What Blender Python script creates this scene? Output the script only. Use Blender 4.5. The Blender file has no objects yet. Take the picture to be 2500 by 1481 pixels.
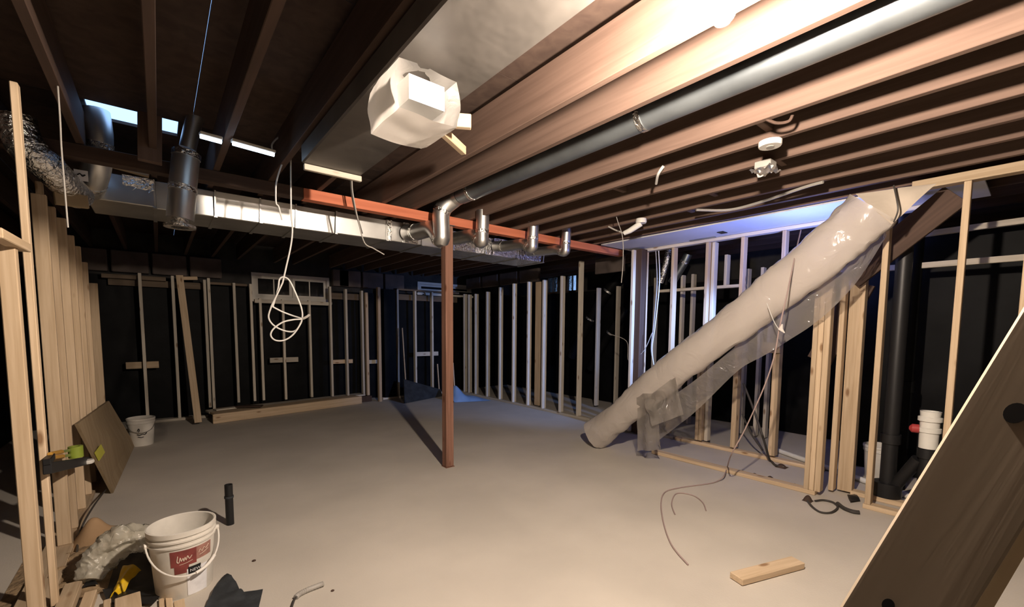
import bpy, bmesh, math, random
from mathutils import Vector, Matrix, noise
random.seed(7)
V = Vector
SC = bpy.context.scene
COL = SC.collection

# ------------------------------------------------------------------ camera
FPX, PCX, PCY, CAMH = 1056.0, 1250.0, 884.0, 1.45
_d1 = V((388 - PCX, PCY - 796, -FPX)).normalized()
_d2 = V((2553 - PCX, PCY - 811, -FPX))
EY = _d1
EX = (_d2 - _d2.dot(EY) * EY).normalized()
EZ = EX.cross(EY)
CAM = V((0, 0, CAMH))
cd = bpy.data.cameras.new('camera'); cam = bpy.data.objects.new('camera', cd); COL.objects.link(cam)
cam.matrix_world = Matrix.Translation(CAM) @ Matrix((EX, EY, EZ)).to_4x4()
cd.sensor_fit = 'HORIZONTAL'; cd.sensor_width = 36.0; cd.lens = FPX * 36.0 / 2500.0
cd.shift_x = 0.0; cd.shift_y = (PCY - 740.5) / 2500.0
cd.clip_start = 0.02; cd.clip_end = 100
SC.camera = cam

# ------------------------------------------------------------------ light levels and view
BULB = 6900.0        # radiance of the bare work bulb
FLOOD = 270.0         # radiance of the added blue lamp behind the chute
BEAM = 560.0         # power of the added blue spot down the corridor
SKY = 2.4
vs = SC.view_settings
vs.view_transform = 'Standard'; vs.look = 'None'; vs.gamma = 1.0; vs.use_curve_mapping = False; vs.exposure = 0.0
w = bpy.data.worlds.new('daylight'); SC.world = w; w.use_nodes = True
bg = w.node_tree.nodes['Background']; bg.inputs[0].default_value = (0.32, 0.55, 1.0, 1); bg.inputs[1].default_value = SKY

# ------------------------------------------------------------------ helpers
def ray(u, v):
    c = V(((u - PCX) / FPX, -(v - PCY) / FPX, -1.0))
    return V((c.dot(EX), c.dot(EY), c.dot(EZ)))
def P(u, v, ax, val):
    d = ray(u, v); t = (val - CAM[ax]) / d[ax]; return CAM + d * t
def PF(u, v, z=0.0): return P(u, v, 2, z)
def PX(u, v, X): return P(u, v, 0, X)
def PY(u, v, Y): return P(u, v, 1, Y)

def tag(o, label, cat, group=None, kind=None):
    o['label'] = label
    if cat: o['category'] = cat
    if group: o['group'] = group
    if kind: o['kind'] = kind
    return o
def empty(name, loc=(0, 0, 0), rz=0):
    o = bpy.data.objects.new(name, None); COL.objects.link(o)
    o.location = loc; o.rotation_euler = (0, 0, rz); o.empty_display_size = .1
    return o
def mesh_obj(name, me, mat, parent=None, mtx=None):
    o = bpy.data.objects.new(name, me); COL.objects.link(o)
    if mat is not None and not me.materials: me.materials.append(mat)
    if parent is not None: o.parent = parent
    if mtx is not None: o.matrix_basis = mtx
    return o

class MB:
    """collects geometry, builds one mesh object"""
    def __init__(s): s.v = []; s.f = []
    def add(s, vs_, fs_):
        n = len(s.v); s.v += [tuple(p) for p in vs_]; s.f += [tuple(i + n for i in f) for f in fs_]; return s
    def box(s, a, b):
        x0, y0, z0 = a; x1, y1, z1 = b
        return s.add([(x0,y0,z0),(x1,y0,z0),(x1,y1,z0),(x0,y1,z0),(x0,y0,z1),(x1,y0,z1),(x1,y1,z1),(x0,y1,z1)],
                     [(0,3,2,1),(4,5,6,7),(0,1,5,4),(1,2,6,5),(2,3,7,6),(3,0,4,7)])
    def bar(s, p0, p1, w, t, wd=(1, 0, 0)):
        p0 = V(p0); p1 = V(p1); z = (p1 - p0).normalized(); x = V(wd); x = (x - x.dot(z) * z).normalized(); y = z.cross(x)
        q = []
        for c in (p0, p1):
            for a, b in ((-1,-1),(1,-1),(1,1),(-1,1)): q.append(c + x * (a * w / 2) + y * (b * t / 2))
        return s.add(q, [(0,3,2,1),(4,5,6,7),(0,1,5,4),(1,2,6,5),(2,3,7,6),(3,0,4,7)])
    def tube(s, pts, r, seg=8, caps=True, ry=None, up=None, rfun=None):
        pts = [V(p) for p in pts]; n = len(pts); rings = []
        x = None
        for i, p in enumerate(pts):
            t = (pts[min(i + 1, n - 1)] - pts[max(i - 1, 0)])
            if t.length < 1e-9: t = V((0, 0, 1))
            t.normalize()
            if up is not None: x = V(up)
            elif x is None: x = V((0, 0, 1)) if abs(t.z) < .9 else V((1, 0, 0))
            x = (x - x.dot(t) * t).normalized(); y = t.cross(x)
            rr = r[i] if isinstance(r, (list, tuple)) else r
            r2 = rr if ry is None else (ry[i] if isinstance(ry, (list, tuple)) else ry)
            ring = []
            for k in range(seg):
                a = 2 * math.pi * k / seg
                q = p + x * (math.cos(a) * rr) + y * (math.sin(a) * r2)
                if rfun: q = rfun(q, p, i, k)
                ring.append(q)
            rings.append(ring)
        vs_ = [q for rg in rings for q in rg]; fs_ = []
        for i in range(n - 1):
            for k in range(seg):
                k2 = (k + 1) % seg
                fs_.append((i*seg+k, i*seg+k2, (i+1)*seg+k2, (i+1)*seg+k))
        if caps:
            fs_.append(tuple(range(seg - 1, -1, -1))); fs_.append(tuple((n-1)*seg + k for k in range(seg)))
        return s.add(vs_, fs_)
    def lathe(s, prof, c=(0, 0, 0), seg=32):
        vs_ = []; fs_ = []; n = len(prof)
        for r, z in prof:
            for k in range(seg):
                a = 2 * math.pi * k / seg
                vs_.append((c[0] + r * math.cos(a), c[1] + r * math.sin(a), c[2] + z))
        for i in range(n - 1):
            for k in range(seg):
                k2 = (k + 1) % seg; fs_.append((i*seg+k, i*seg+k2, (i+1)*seg+k2, (i+1)*seg+k))
        return s.add(vs_, fs_)
    def grid(s, fn, nu, nv):
        vs_ = [fn(i / nu, j / nv) for j in range(nv + 1) for i in range(nu + 1)]
        fs_ = [(j*(nu+1)+i, j*(nu+1)+i+1, (j+1)*(nu+1)+i+1, (j+1)*(nu+1)+i) for j in range(nv) for i in range(nu)]
        return s.add(vs_, fs_)
    def build(s, name, mat, parent=None, smooth=False, bevel=0, solid=0, fix=True):
        me = bpy.data.meshes.new(name); me.from_pydata(s.v, [], s.f); me.update()
        bm = bmesh.new(); bm.from_mesh(me)
        if fix: bmesh.ops.recalc_face_normals(bm, faces=bm.faces)
        if bevel: bmesh.ops.bevel(bm, geom=list(bm.edges), offset=bevel, segments=1, affect='EDGES', profile=.5)
        if solid: bmesh.ops.solidify(bm, geom=list(bm.faces), thickness=solid)
        if smooth:
            for f in bm.faces: f.smooth = True
        bm.to_mesh(me); bm.free()
        o = mesh_obj(name, me, mat, parent)
        if smooth:
            try: me.set_sharp_from_angle(angle=math.radians(38))
            except Exception: pass
        return o

_pl = {}
def plank(name, mat, p0, p1, w, t, wd, parent=None, jit=0.0):
    """bevelled board, local Z runs along the grain; boards of one size share a mesh"""
    p0 = V(p0); p1 = V(p1); L = (p1 - p0).length
    key = (round(L, 3), round(w, 3), round(t, 3), mat.name)
    if key not in _pl:
        bm = bmesh.new(); bmesh.ops.create_cube(bm, size=1)
        for v_ in bm.verts: v_.co = (v_.co.x * w, v_.co.y * t, v_.co.z * L)
        bmesh.ops.bevel(bm, geom=list(bm.edges), offset=min(.003, t * .15), segments=1, affect='EDGES', profile=.5)
        me = bpy.data.meshes.new(name); bm.to_mesh(me); bm.free(); me.materials.append(mat); _pl[key] = me
    z = (p1 - p0).normalized(); x = V(wd); x = (x - x.dot(z) * z).normalized(); y = z.cross(x)
    m = Matrix((x, y, z)).transposed().to_4x4()
    if jit:
        m = m @ Matrix.Rotation(random.uniform(-1, 1) * jit, 4, 'Z') @ Matrix.Rotation(random.uniform(-1, 1) * jit * .06, 4, 'X')
    m.translation = (p0 + p1) / 2
    if parent is not None and parent.location.length > 0: m = Matrix.Translation(-V(parent.location)) @ m
    return mesh_obj(name, _pl[key], None, parent, m)

def smooth_path(pts, n=6):
    pts = [V(p) for p in pts]; out = []
    for i in range(len(pts) - 1):
        a = pts[max(i - 1, 0)]; b = pts[i]; c = pts[i + 1]; d = pts[min(i + 2, len(pts) - 1)]
        for k in range(n):
            t = k / n
            out.append(.5 * ((2 * b) + (c - a) * t + (2*a - 5*b + 4*c - d) * t*t + (3*b - a - 3*c + d) * t**3))
    out.append(pts[-1]); return out
def cable(name, pts, r, mat, label, cat='cable', n=6, parent=None, group=None):
    pp = smooth_path(pts, n)
    for p in pp: p.z = max(p.z, r + .001)
    o = MB().tube(pp, r, 7).build(name, mat, parent, smooth=True)
    if parent is None: tag(o, label, cat, group)
    return o

# ------------------------------------------------------------------ materials
def newmat(name):
    m = bpy.data.materials.new(name); m.use_nodes = True; nt = m.node_tree
    return m, nt, nt.nodes['Principled BSDF']
def N(nt, t, **kw):
    n = nt.nodes.new(t)
    for k, v_ in kw.items(): setattr(n, k, v_)
    return n
def wood(name, c1, c2, rough=.75, knots=True, sc=22.0, var=.25, world=False):
    m, nt, b = newmat(name); L = nt.links
    tc = N(nt, 'ShaderNodeTexCoord'); oi = N(nt, 'ShaderNodeObjectInfo')
    mul = N(nt, 'ShaderNodeVectorMath', operation='SCALE'); mul.inputs[0].default_value = (13.1, 7.7, 5.3)
    L.new(oi.outputs['Random'], mul.inputs['Scale'])
    add = N(nt, 'ShaderNodeVectorMath', operation='ADD'); L.new(tc.outputs['Object'], add.inputs[0]); L.new(mul.outputs[0], add.inputs[1])
    mp = N(nt, 'ShaderNodeMapping'); mp.inputs['Scale'].default_value = (sc, sc, sc * .045); L.new(add.outputs[0], mp.inputs['Vector'])
    nz = N(nt, 'ShaderNodeTexNoise'); nz.inputs['Scale'].default_value = 2.0; nz.inputs['Detail'].default_value = 5; nz.inputs['Distortion'].default_value = .6
    L.new(mp.outputs[0], nz.inputs['Vector'])
    rp = N(nt, 'ShaderNodeValToRGB'); rp.color_ramp.elements[0].position = .33; rp.color_ramp.elements[1].position = .68
    rp.color_ramp.elements[0].color = (*c1, 1); rp.color_ramp.elements[1].color = (*c2, 1); L.new(nz.outputs['Fac'], rp.inputs[0])
    col = rp.outputs[0]
    if knots:
        mp2 = N(nt, 'ShaderNodeMapping'); mp2.inputs['Scale'].default_value = (9, 9, 3.2); L.new(add.outputs[0], mp2.inputs['Vector'])
        vo = N(nt, 'ShaderNodeTexVoronoi'); vo.inputs['Scale'].default_value = 1.0; L.new(mp2.outputs[0], vo.inputs['Vector'])
        r2 = N(nt, 'ShaderNodeValToRGB'); r2.color_ramp.elements[0].position = .07; r2.color_ramp.elements[1].position = .16
        r2.color_ramp.elements[0].color = (.35, .22, .13, 1); r2.color_ramp.elements[1].color = (1, 1, 1, 1); L.new(vo.outputs['Distance'], r2.inputs[0])
        mx = N(nt, 'ShaderNodeMix', data_type='RGBA', blend_type='MULTIPLY'); mx.inputs[0].default_value = .8
        L.new(col, mx.inputs[6]); L.new(r2.outputs[0], mx.inputs[7]); col = mx.outputs[2]
    hv = N(nt, 'ShaderNodeHueSaturation')
    mr = N(nt, 'ShaderNodeMapRange'); mr.inputs['To Min'].default_value = 1 - var; mr.inputs['To Max'].default_value = 1 + var * .6
    L.new(oi.outputs['Random'], mr.inputs['Value']); L.new(mr.outputs[0], hv.inputs['Value']); L.new(col, hv.inputs['Color'])
    L.new(hv.outputs[0], b.inputs['Base Color']); b.inputs['Roughness'].default_value = rough
    bp = N(nt, 'ShaderNodeBump'); bp.inputs['Strength'].default_value = .12; bp.inputs['Distance'].default_value = .004
    L.new(nz.outputs['Fac'], bp.inputs['Height']); L.new(bp.outputs[0], b.inputs['Normal'])
    b.inputs['Specular IOR Level'].default_value = .25
    return m
def plain(name, c, rough=.6, metal=0.0, bump=0.0, bsc=20.0, cvar=0.0, csc=4.0, spec=.4, det=3, c2=None):
    m, nt, b = newmat(name); L = nt.links
    b.inputs['Base Color'].default_value = (*c, 1); b.inputs['Roughness'].default_value = rough; b.inputs['Metallic'].default_value = metal
    b.inputs['Specular IOR Level'].default_value = spec
    tc = N(nt, 'ShaderNodeTexCoord')
    nz = N(nt, 'ShaderNodeTexNoise'); nz.inputs['Scale'].default_value = csc; nz.inputs['Detail'].default_value = 5
    L.new(tc.outputs['Object'], nz.inputs['Vector'])
    cv = max(cvar, .06); d = c2 or tuple(min(1, x * (1 + cv)) for x in c)
    rp = N(nt, 'ShaderNodeValToRGB'); rp.color_ramp.elements[0].position = .35; rp.color_ramp.elements[1].position = .65
    rp.color_ramp.elements[0].color = (*[x * (1 - cv) for x in c], 1); rp.color_ramp.elements[1].color = (*d, 1)
    L.new(nz.outputs['Fac'], rp.inputs[0]); L.new(rp.outputs[0], b.inputs['Base Color'])
    if bump:
        n2 = N(nt, 'ShaderNodeTexNoise'); n2.inputs['Scale'].default_value = bsc; n2.inputs['Detail'].default_value = det
        L.new(tc.outputs['Object'], n2.inputs['Vector'])
        bp = N(nt, 'ShaderNodeBump'); bp.inputs['Strength'].default_value = bump; bp.inputs['Distance'].default_value = .02
        L.new(n2.outputs['Fac'], bp.inputs['Height']); L.new(bp.outputs[0], b.inputs['Normal'])
    return m
def emis(name, c, s):
    m, nt, b = newmat(name)
    b.inputs['Base Color'].default_value = (*c, 1); b.inputs['Emission Color'].default_value = (*c, 1); b.inputs['Emission Strength'].default_value = s
    return m
def film(name, c, alpha, rough=.18, transl=.5, bump=.4, bsc=9.0):
    """polythene: part see-through, part milky, glossy on top"""
    m, nt, b = newmat(name); L = nt.links; nt.nodes.remove(b)
    out = nt.nodes['Material Output']; tc = N(nt, 'ShaderNodeTexCoord')
    n2 = N(nt, 'ShaderNodeTexNoise'); n2.inputs['Scale'].default_value = bsc; n2.inputs['Detail'].default_value = 4; n2.inputs['Distortion'].default_value = 1.2
    L.new(tc.outputs['Object'], n2.inputs['Vector'])
    bp = N(nt, 'ShaderNodeBump'); bp.inputs['Strength'].default_value = bump; bp.inputs['Distance'].default_value = .03
    L.new(n2.outputs['Fac'], bp.inputs['Height'])
    di = N(nt, 'ShaderNodeBsdfDiffuse'); di.inputs[0].default_value = (*c, 1); L.new(bp.outputs[0], di.inputs['Normal'])
    tl = N(nt, 'ShaderNodeBsdfTranslucent'); tl.inputs[0].default_value = (*c, 1)
    gl = N(nt, 'ShaderNodeBsdfGlossy'); gl.inputs['Roughness'].default_value = rough; gl.inputs[0].default_value = (.9, .9, .9, 1); L.new(bp.outputs[0], gl.inputs['Normal'])
    tr = N(nt, 'ShaderNodeBsdfTransparent')
    m1 = N(nt, 'ShaderNodeMixShader'); m1.inputs[0].default_value = transl; L.new(di.outputs[0], m1.inputs[1]); L.new(tl.outputs[0], m1.inputs[2])
    m2 = N(nt, 'ShaderNodeMixShader'); m2.inputs[0].default_value = alpha; L.new(tr.outputs[0], m2.inputs[1]); L.new(m1.outputs[0], m2.inputs[2])
    fr = N(nt, 'ShaderNodeFresnel'); fr.inputs['IOR'].default_value = 1.45; L.new(bp.outputs[0], fr.inputs['Normal'])
    m3 = N(nt, 'ShaderNodeMixShader'); L.new(fr.outputs[0], m3.inputs[0]); L.new(m2.outputs[0], m3.inputs[1]); L.new(gl.outputs[0], m3.inputs[2])
    L.new(m3.outputs[0], out.inputs['Surface']); return m

M = dict(
    stud=wood('framing_lumber', (.52, .385, .245), (.66, .51, .35)),
    stud_grey=wood('weathered_lumber', (.50, .45, .37), (.66, .60, .50)),
    joist=wood('old_joist', (.118, .076, .058), (.165, .108, .083), knots=False, sc=14, var=.12),
    post=wood('red_post', (.15, .075, .050), (.24, .125, .088), sc=16),
    beam=wood('orange_beam', (.50, .15, .08), (.66, .22, .12), sc=10, knots=False, var=.05),
    subfloor=wood('subfloor', (.05, .032, .025), (.075, .05, .038), knots=False, sc=6),
    dark_wood=wood('dark_wood', (.30, .24, .17), (.38, .31, .23), knots=False, sc=10, var=.05),
    plate=wood('old_plate', (.115, .085, .058), (.16, .12, .085), knots=False, sc=10, var=.05),
    brown=wood('brown_board', (.06, .038, .028), (.09, .056, .042), knots=False, sc=10),
    ply=wood('plywood', (.30, .22, .13), (.38, .29, .18), knots=False, sc=6, var=.05),
    concrete=plain('concrete', (.52, .478, .418), .85, bump=.08, bsc=90, cvar=.07, csc=1.3, spec=.15),
    black=plain('black_membrane', (.005, .0052, .0055), .55, bump=.5, bsc=3.0, spec=.09, cvar=.3),
    blackmat=plain('black_plastic', (.012, .012, .013), .45, spec=.4),
    darkcloth=plain('charcoal_sheet', (.028, .032, .036), .8, bump=.4, bsc=25, cvar=.3, csc=9),
    rim=plain('rim_insulation', (.10, .078, .068), .9, cvar=.25, csc=3),
    darkwall=plain('dark_foundation', (.03, .028, .026), .9, bump=.3, bsc=8, cvar=.3),
    galv=plain('galvanised_metal', (.66, .66, .64), .40, 1.0, bump=.06, bsc=5, cvar=.12, csc=3),
    galvdark=plain('dull_galvanised', (.30, .34, .37), .38, .9, bump=.05, bsc=8, cvar=.2, csc=3),
    foil=plain('foil_tape', (.82, .81, .78), .24, 1.0, bump=1.0, bsc=38, cvar=.15, csc=12, det=4),
    white=plain('white_plastic', (.70, .68, .63), .4, cvar=.06, csc=3),
    pail=plain('pail_plastic', (.66, .63, .57), .42, bump=.04, bsc=30, cvar=.12, csc=5),
    pvc=plain('pvc', (.74, .73, .68), .35),
    cabw=plain('white_cable', (.60, .59, .56), .45),
    cabg=plain('grey_cable', (.36, .34, .31), .5),
    cabd=plain('dark_cable', (.05, .045, .04), .5),
    cabp=plain('dusty_cord', (.36, .27, .25), .7),
    drywall=plain('drywall', (.72, .72, .74), .85, cvar=.04, csc=2, bump=.03, bsc=40),
    paint=plain('cream_frame', (.62, .58, .50), .5, cvar=.08),
    greypanel=plain('grey_panel', (.105, .095, .085), .5, bump=.25, bsc=4, cvar=.3, csc=2),
    label_red=plain('red_label', (.20, .045, .04), .5, cvar=.2, csc=20),
    label_white=plain('white_label', (.72, .72, .74), .5, cvar=.08, csc=20),
    cream=plain('cream_print', (.66, .55, .45), .6),
    black_print=plain('black_print', (.01, .01, .011), .5),
    brown_lab=plain('brown_print', (.30, .15, .12), .5, cvar=.2, csc=25),
    yellow=plain('yellow_plastic', (.72, .46, .015), .35, cvar=.15, csc=12),
    green=plain('green_tape', (.20, .26, .03), .5),
    yellowtape=plain('yellow_tape', (.62, .60, .08), .5),
    orangeh=plain('ochre_handle', (.45, .24, .04), .5),
    red=plain('red_plastic', (.40, .05, .05), .4),
    blue=plain('blue_tarp', (.20, .33, .55), .45, bump=.4, bsc=8, cvar=.12),
    dirt=plain('sawdust', (.30, .21, .12), .95, bump=.6, bsc=40, cvar=.3, csc=14),
    paper=plain('kraft_paper', (.34, .22, .12), .85, bump=.2, bsc=10, cvar=.15),
    steel=plain('steel', (.55, .55, .55), .3, 1.0),
    glass=film('window_glass', (.05, .05, .05), .25, rough=.05, bump=.02),
    milky=film('milky_polythene', (.72, .65, .58), .86, rough=.16, transl=.35, bump=.5, bsc=6),
    clear=film('clear_polythene', (.50, .46, .41), .46, rough=.12, transl=.45, bump=.8, bsc=10),
    wrap=film('white_wrap', (.86, .82, .77), 1.0, rough=.35, transl=.30, bump=.15, bsc=10),
    bag=film('dusty_bag', (.74, .70, .58), .72, rough=.25, transl=.4, bump=.5, bsc=12),
    endfilm=plain('beige_film', (.60, .52, .43), .3, bump=.4, bsc=8),
    bulb=emis('lit_bulb', (1.0, .83, .68), BULB),
    led=emis('lit_panel', (.21, .31, 1.0), FLOOD),
    strip=emis('lit_strip', (.55, .75, 1.0), 9.0),
)
H = 2.57; JD = .235                      # joist underside, joist depth

# ================================================================== STRUCTURE
fl = MB().grid(lambda a, b: (-2.2 + 10 * a, -2.8 + 11.8 * b, 0), 20, 24)
floor = fl.build('floor', M['concrete']); tag(floor, 'bare pale grey concrete basement floor slab', 'floor', kind='structure')
if floor.data.polygons[0].normal.z < 0: floor.data.flip_normals()

ceiling = empty('ceiling'); tag(ceiling, 'open ceiling of brown timber joists under dark subfloor boards', 'ceiling', kind='structure')
JX = [1.60, 1.90, 2.54, 2.84, 3.20, 3.55, 3.89, 4.26, 4.52]
JXL = [-1.75, -1.40, -1.05, -.70, -.33, .02, .37, .72, 1.07]
for x in JXL:
    plank('joist', M['brown'], (x, -2.6, H + JD/2), (x, 8.6, H + JD/2), JD, .04, (0, 0, 1), ceiling)
for x in JX:
    plank('joist', M['joist'], (x + .02, -2.6, H + JD/2), (x + .02, 8.6, H + JD/2), JD, .04, (0, 0, 1), ceiling)
for x in (4.92, 5.3, 5.7, 6.1, 6.5, 6.9):
    plank('joist', M['brown'], (x, -2.6, H + .05 + JD/2), (x, 8.6, H + .05 + JD/2), JD, .04, (0, 0, 1), ceiling)
zs = H + JD + .055
def sub(x0, x1, y0, y1):
    MB().box((x0 + .002, y0 + .002, zs), (x1 - .002, y1 - .002, zs + .02)).build('subfloor_panel', M['subfloor'], ceiling)
GX0, GX1, GY0, GY1 = -.30, .165, 3.88, 4.17
ys = [-2.8, -.4, 2.0, GY0]
xs = [-2.2, -.98, .24, 1.46, 2.68, 3.9, 5.12, 6.34, 7.8]
for i in range(8):
    for j in range(3): sub(xs[i], xs[i+1], ys[j], ys[j+1])
    for y0, y1 in ((GY1, 6.3), (6.3, 8.9)): sub(xs[i], xs[i+1], y0, y1)
    if i not in (1, 2): sub(xs[i], xs[i+1], GY0, GY1)
sub(-.98, GX0, GY0, GY1); sub(GX1, 1.46, GY0, GY1)
plank('beam', M['beam'], (.95, 3.88, 2.525), (5.15, 3.88, 2.525), .085, .09, (0, 0, 1), ceiling)
plank('beam', M['brown'], (-1.9, 3.88, 2.525), (.948, 3.88, 2.525), .085, .09, (0, 0, 1), ceiling)
for x, y in ((2.86, 2.35), (3.22, 1.25), (3.57, 1.9), (2.56, 1.1), (3.91, 2.3)):      # bridging blocks in the bays
    plank('blocking', M['joist'], (x + .03, y, H + .14), (x + .29, y, H + .14), .18, .04, (0, 0, 1), ceiling)
# drywall strip above the corridor
MB().box((4.585, .35, H - .012), (5.32, 3.78, H + .002)).build('drywall_strip', M['drywall'], ceiling)
MB().box((4.95, 2.35, H - .02), (5.06, 2.42, H - .0125)).build('vent_hole', M['blackmat'], ceiling)

def wallbox(name, segs, label, mat):
    m = MB()
    for a, b in segs: m.box(a, b)
    o = m.build(name, mat); tag(o, label, 'wall', kind='structure'); return o

ZT = 2.88
# back wall with its window opening (window_1) and a second one (window_2)
W1 = (PY(612, 660, 8.75).x, PY(803, 660, 8.75).x, 1.93, 2.40)
W2 = (PY(1018, 690, 8.75).x, PY(1150, 690, 8.75).x, 2.22, 2.47)
x1a, x1b, z1a, z1b = W1; x2a, x2b, z2a, z2b = W2
yb0, yb1 = 8.75, 8.95
segs = [((-2.2, yb0, 0), (7.8, yb1, z1a)), ((-2.2, yb0, z1a), (x1a, yb1, ZT)), ((x1a, yb0, z1b), (x1b, yb1, ZT)),
        ((x1b, yb0, z1a), (x2a, yb1, ZT)), ((x2a, yb0, z1a), (x2b, yb1, z2a)), ((x2a, yb0, z2b), (x2b, yb1, ZT)), ((x2b, yb0, z1a), (7.8, yb1, ZT))]
wall_back = wallbox('wall_back', segs, 'dark back foundation wall behind bare studs and black plastic sheeting', M['darkwall'])
def wr(a, b, x0, x1, y, z0, z1, amp=.02):
    x = x0 + (x1 - x0) * a; z = z0 + (z1 - z0) * b
    n = noise.noise(V((x * 1.4, z * .9, y))) + .5 * noise.noise(V((x * 4, z * 2.2, y + 3)))
    return (x, y + amp * n, z)
for x0, x1, zt in ((-2.1, .55, 2.2), (.56, 1.24, 2.15), (1.25, 2.62, 1.9), (2.63, 3.45, 2.15), (3.46, 5.3, 2.2), (5.31, 7.6, 2.3)):
    MB().grid(lambda a, b: wr(a, b, x0, x1, 8.70, .01, zt, .018), 24, 18).build('plastic_sheet', M['black'], wall_back, smooth=True)
xr = -1.9
for k in range(14):                                         # kraft rim blocks on top of the foundation
    x1_ = xr + .46
    if not (xr < x1b and x1_ > x1a) and not (xr < x2b and x1_ > x2a):
        MB().box((xr + .02, 8.60, 2.24), (x1_ - .02, 8.74, 2.555)).build('insulation_batt', M['rim'], wall_back, bevel=.012)
    xr = x1_
MB().box((x1b + .03, 8.60, 2.24), (x1b + .33, 8.74, 2.555)).build('insulation_batt', M['rim'], wall_back, bevel=.012)
# back studs: (u at mid height, z0, z1, kind, depth plane)
YB = 8.35
def bstud(u, z0, z1, wdt=.038, mat='stud_grey', Y=YB, v=850):
    x = PY(u, v, Y).x
    plank('stud', M[mat], (x, Y + .045, z0), (x, Y + .045, z1), wdt, .089, (1, 0, 0), wall_back, jit=.03)
    return x
for u, z0, z1 in ((351, .04, 2.22), (430, .04, 2.21), (507, .16, 2.18), (517, .10, 2.21)): bstud(u, z0, z1)
for u, z0, z1 in ((578, .20, 2.16), (618, .20, 2.16), (640, .20, 1.93), (695, .18, 1.93), (759, .18, 1.93), (810, .16, 2.20), (848, .15, 2.17), (887, .15, 2.16)): bstud(u, z0, z1)
bstud(898, .12, 2.13, .05, 'stud'); bstud(928, .002, 2.23, .055, 'stud', 8.15)
for u, z1 in ((973, 2.23), (1016, 2.22), (1057, 2.22)): bstud(u, .04, z1)
MB().box((PY(930, 850, 8.4).x + .06, 8.36, .01), (PY(930, 850, 8.4).x + .30, 8.55, 2.22)).build('black_panel', M['black'], wall_back)
def hplank(u0, u1, v, Y, h, t=.038, name='blocking', mat='stud_grey', dy=0.0):
    a = PY(u0, v, Y); b = PY(u1, v, Y); z = (a.z + b.z) / 2
    plank(name, M[mat], (a.x, Y + dy, z), (b.x, Y + dy, z), h, t, (0, 0, 1), wall_back)
hplank(306, 388, 892, YB, .10, mat='stud', dy=.12); hplank(662, 732, 879, YB, .085, dy=.12); hplank(814, 866, 883, YB, .075, mat='stud', dy=.12)
hplank(903, 924, 883, YB, .075, dy=.06); hplank(1018, 1076, 864, YB, .09, dy=.12)
hplank(622, 803, 738, YB, .06, .09, 'header', dy=.045)
hplank(245, 405, 675, YB, .06, .09, 'top_plate', 'plate', dy=.16); hplank(512, 606, 692, YB, .038, .089, 'top_plate', 'plate', dy=.16)
hplank(975, 1128, 710, YB, .035, .089, 'top_plate', 'plate', dy=.16); hplank(976, 1130, 727, YB, .12, .03, 'ledger', 'plate', dy=.25)
hplank(812, 890, 722, YB, .12, .03, 'ledger', 'plate', dy=.25); hplank(260, 500, 690, YB, .1, .03, 'ledger', 'plate', dy=.25)
plank('bottom_plate', M['stud_grey'], (-.35, 8.395, .02), (.55, 8.395, .02), .089, .038, (0, 1, 0), wall_back)
plank('bottom_plate', M['stud_grey'], (3.45, 8.395, .02), (5.1, 8.395, .02), .089, .038, (0, 1, 0), wall_back)
# low timber curb under the window bay: front board and top boards
a = PF(521, 1035); b = PF(884, 985)
dirv = (b - a).normalized(); nrm = V((-dirv.y, dirv.x, 0))
plank('curb_board', M['stud'], a + V((0, 0, .073)) + nrm * .02, b + V((0, 0, .073)) + nrm * .02, .14, .038, (0, 0, 1), wall_back)
plank('curb_board', M['stud'], a + V((.03, 0, .13)) + nrm * .16, b + V((-.02, 0, .13)) + nrm * .16, .24, .03, nrm, wall_back)
plank('curb_board', M['stud_grey'], a + V((.03, 0, .128)) + nrm * .41, b + V((.2, 0, .128)) + nrm * .36, .24, .03, nrm, wall_back)
MB().box((.6, 8.3, .005), (3.2, 8.6, .115)).build('curb_core', M['brown'], wall_back)

# windows
def window(name, x0, x1, y, z0, z1, label, npan, deep=.10, mat='paint'):
    r = empty(name, (x0, y, z0)); tag(r, label, 'window', kind='structure')
    W_, Z_ = x1 - x0, z1 - z0; fw = .05
    m = MB(); m.box((0, -.03, 0), (W_, deep, fw)); m.box((0, -.03, Z_ - fw), (W_, deep, Z_)); m.box((0, -.03, fw), (fw, deep, Z_ - fw)); m.box((W_ - fw, -.03, fw), (W_, deep, Z_ - fw))
    m.build('window_frame', M[mat], r)
    MB().box((-.03, -.07, -.05), (W_ + .03, .02, -.002)).build('sill', M[mat], r, bevel=.004)
    iw = (W_ - 2 * fw) / npan
    for k in range(npan):
        a = fw + iw * k + .004; b_ = fw + iw * (k + 1) - .004; s = .045
        f = MB(); f.box((a, 0, fw + .003), (b_, .03, fw + s)); f.box((a, 0, Z_ - fw - s), (b_, .03, Z_ - fw - .003)); f.box((a, 0, fw + s), (a + s, .03, Z_ - fw - s)); f.box((b_ - s, 0, fw + s), (b_, .03, Z_ - fw - s))
        mid = (a + b_) / 2; f.box((mid - .009, .005, fw + s), (mid + .009, .025, Z_ - fw - s))
        so = f.build('sash', M[mat], r)
        for q0, q1 in ((a + s, mid - .009), (mid + .009, b_ - s)):
            MB().box((q0, .012, fw + s), (q1, .018, Z_ - fw - s)).build('pane', M['glass'], so)
    return r
window('window_1', x1a + .005, x1b - .005, 8.76, z1a + .005, z1b - .005, 'cream framed basement window with two dark double sashes high in back wall', 2)
window('window_2', x2a + .005, x2b - .005, 8.76, z2a + .005, z2b - .005, 'small dim basement window high in back wall behind the red post', 1)
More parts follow.
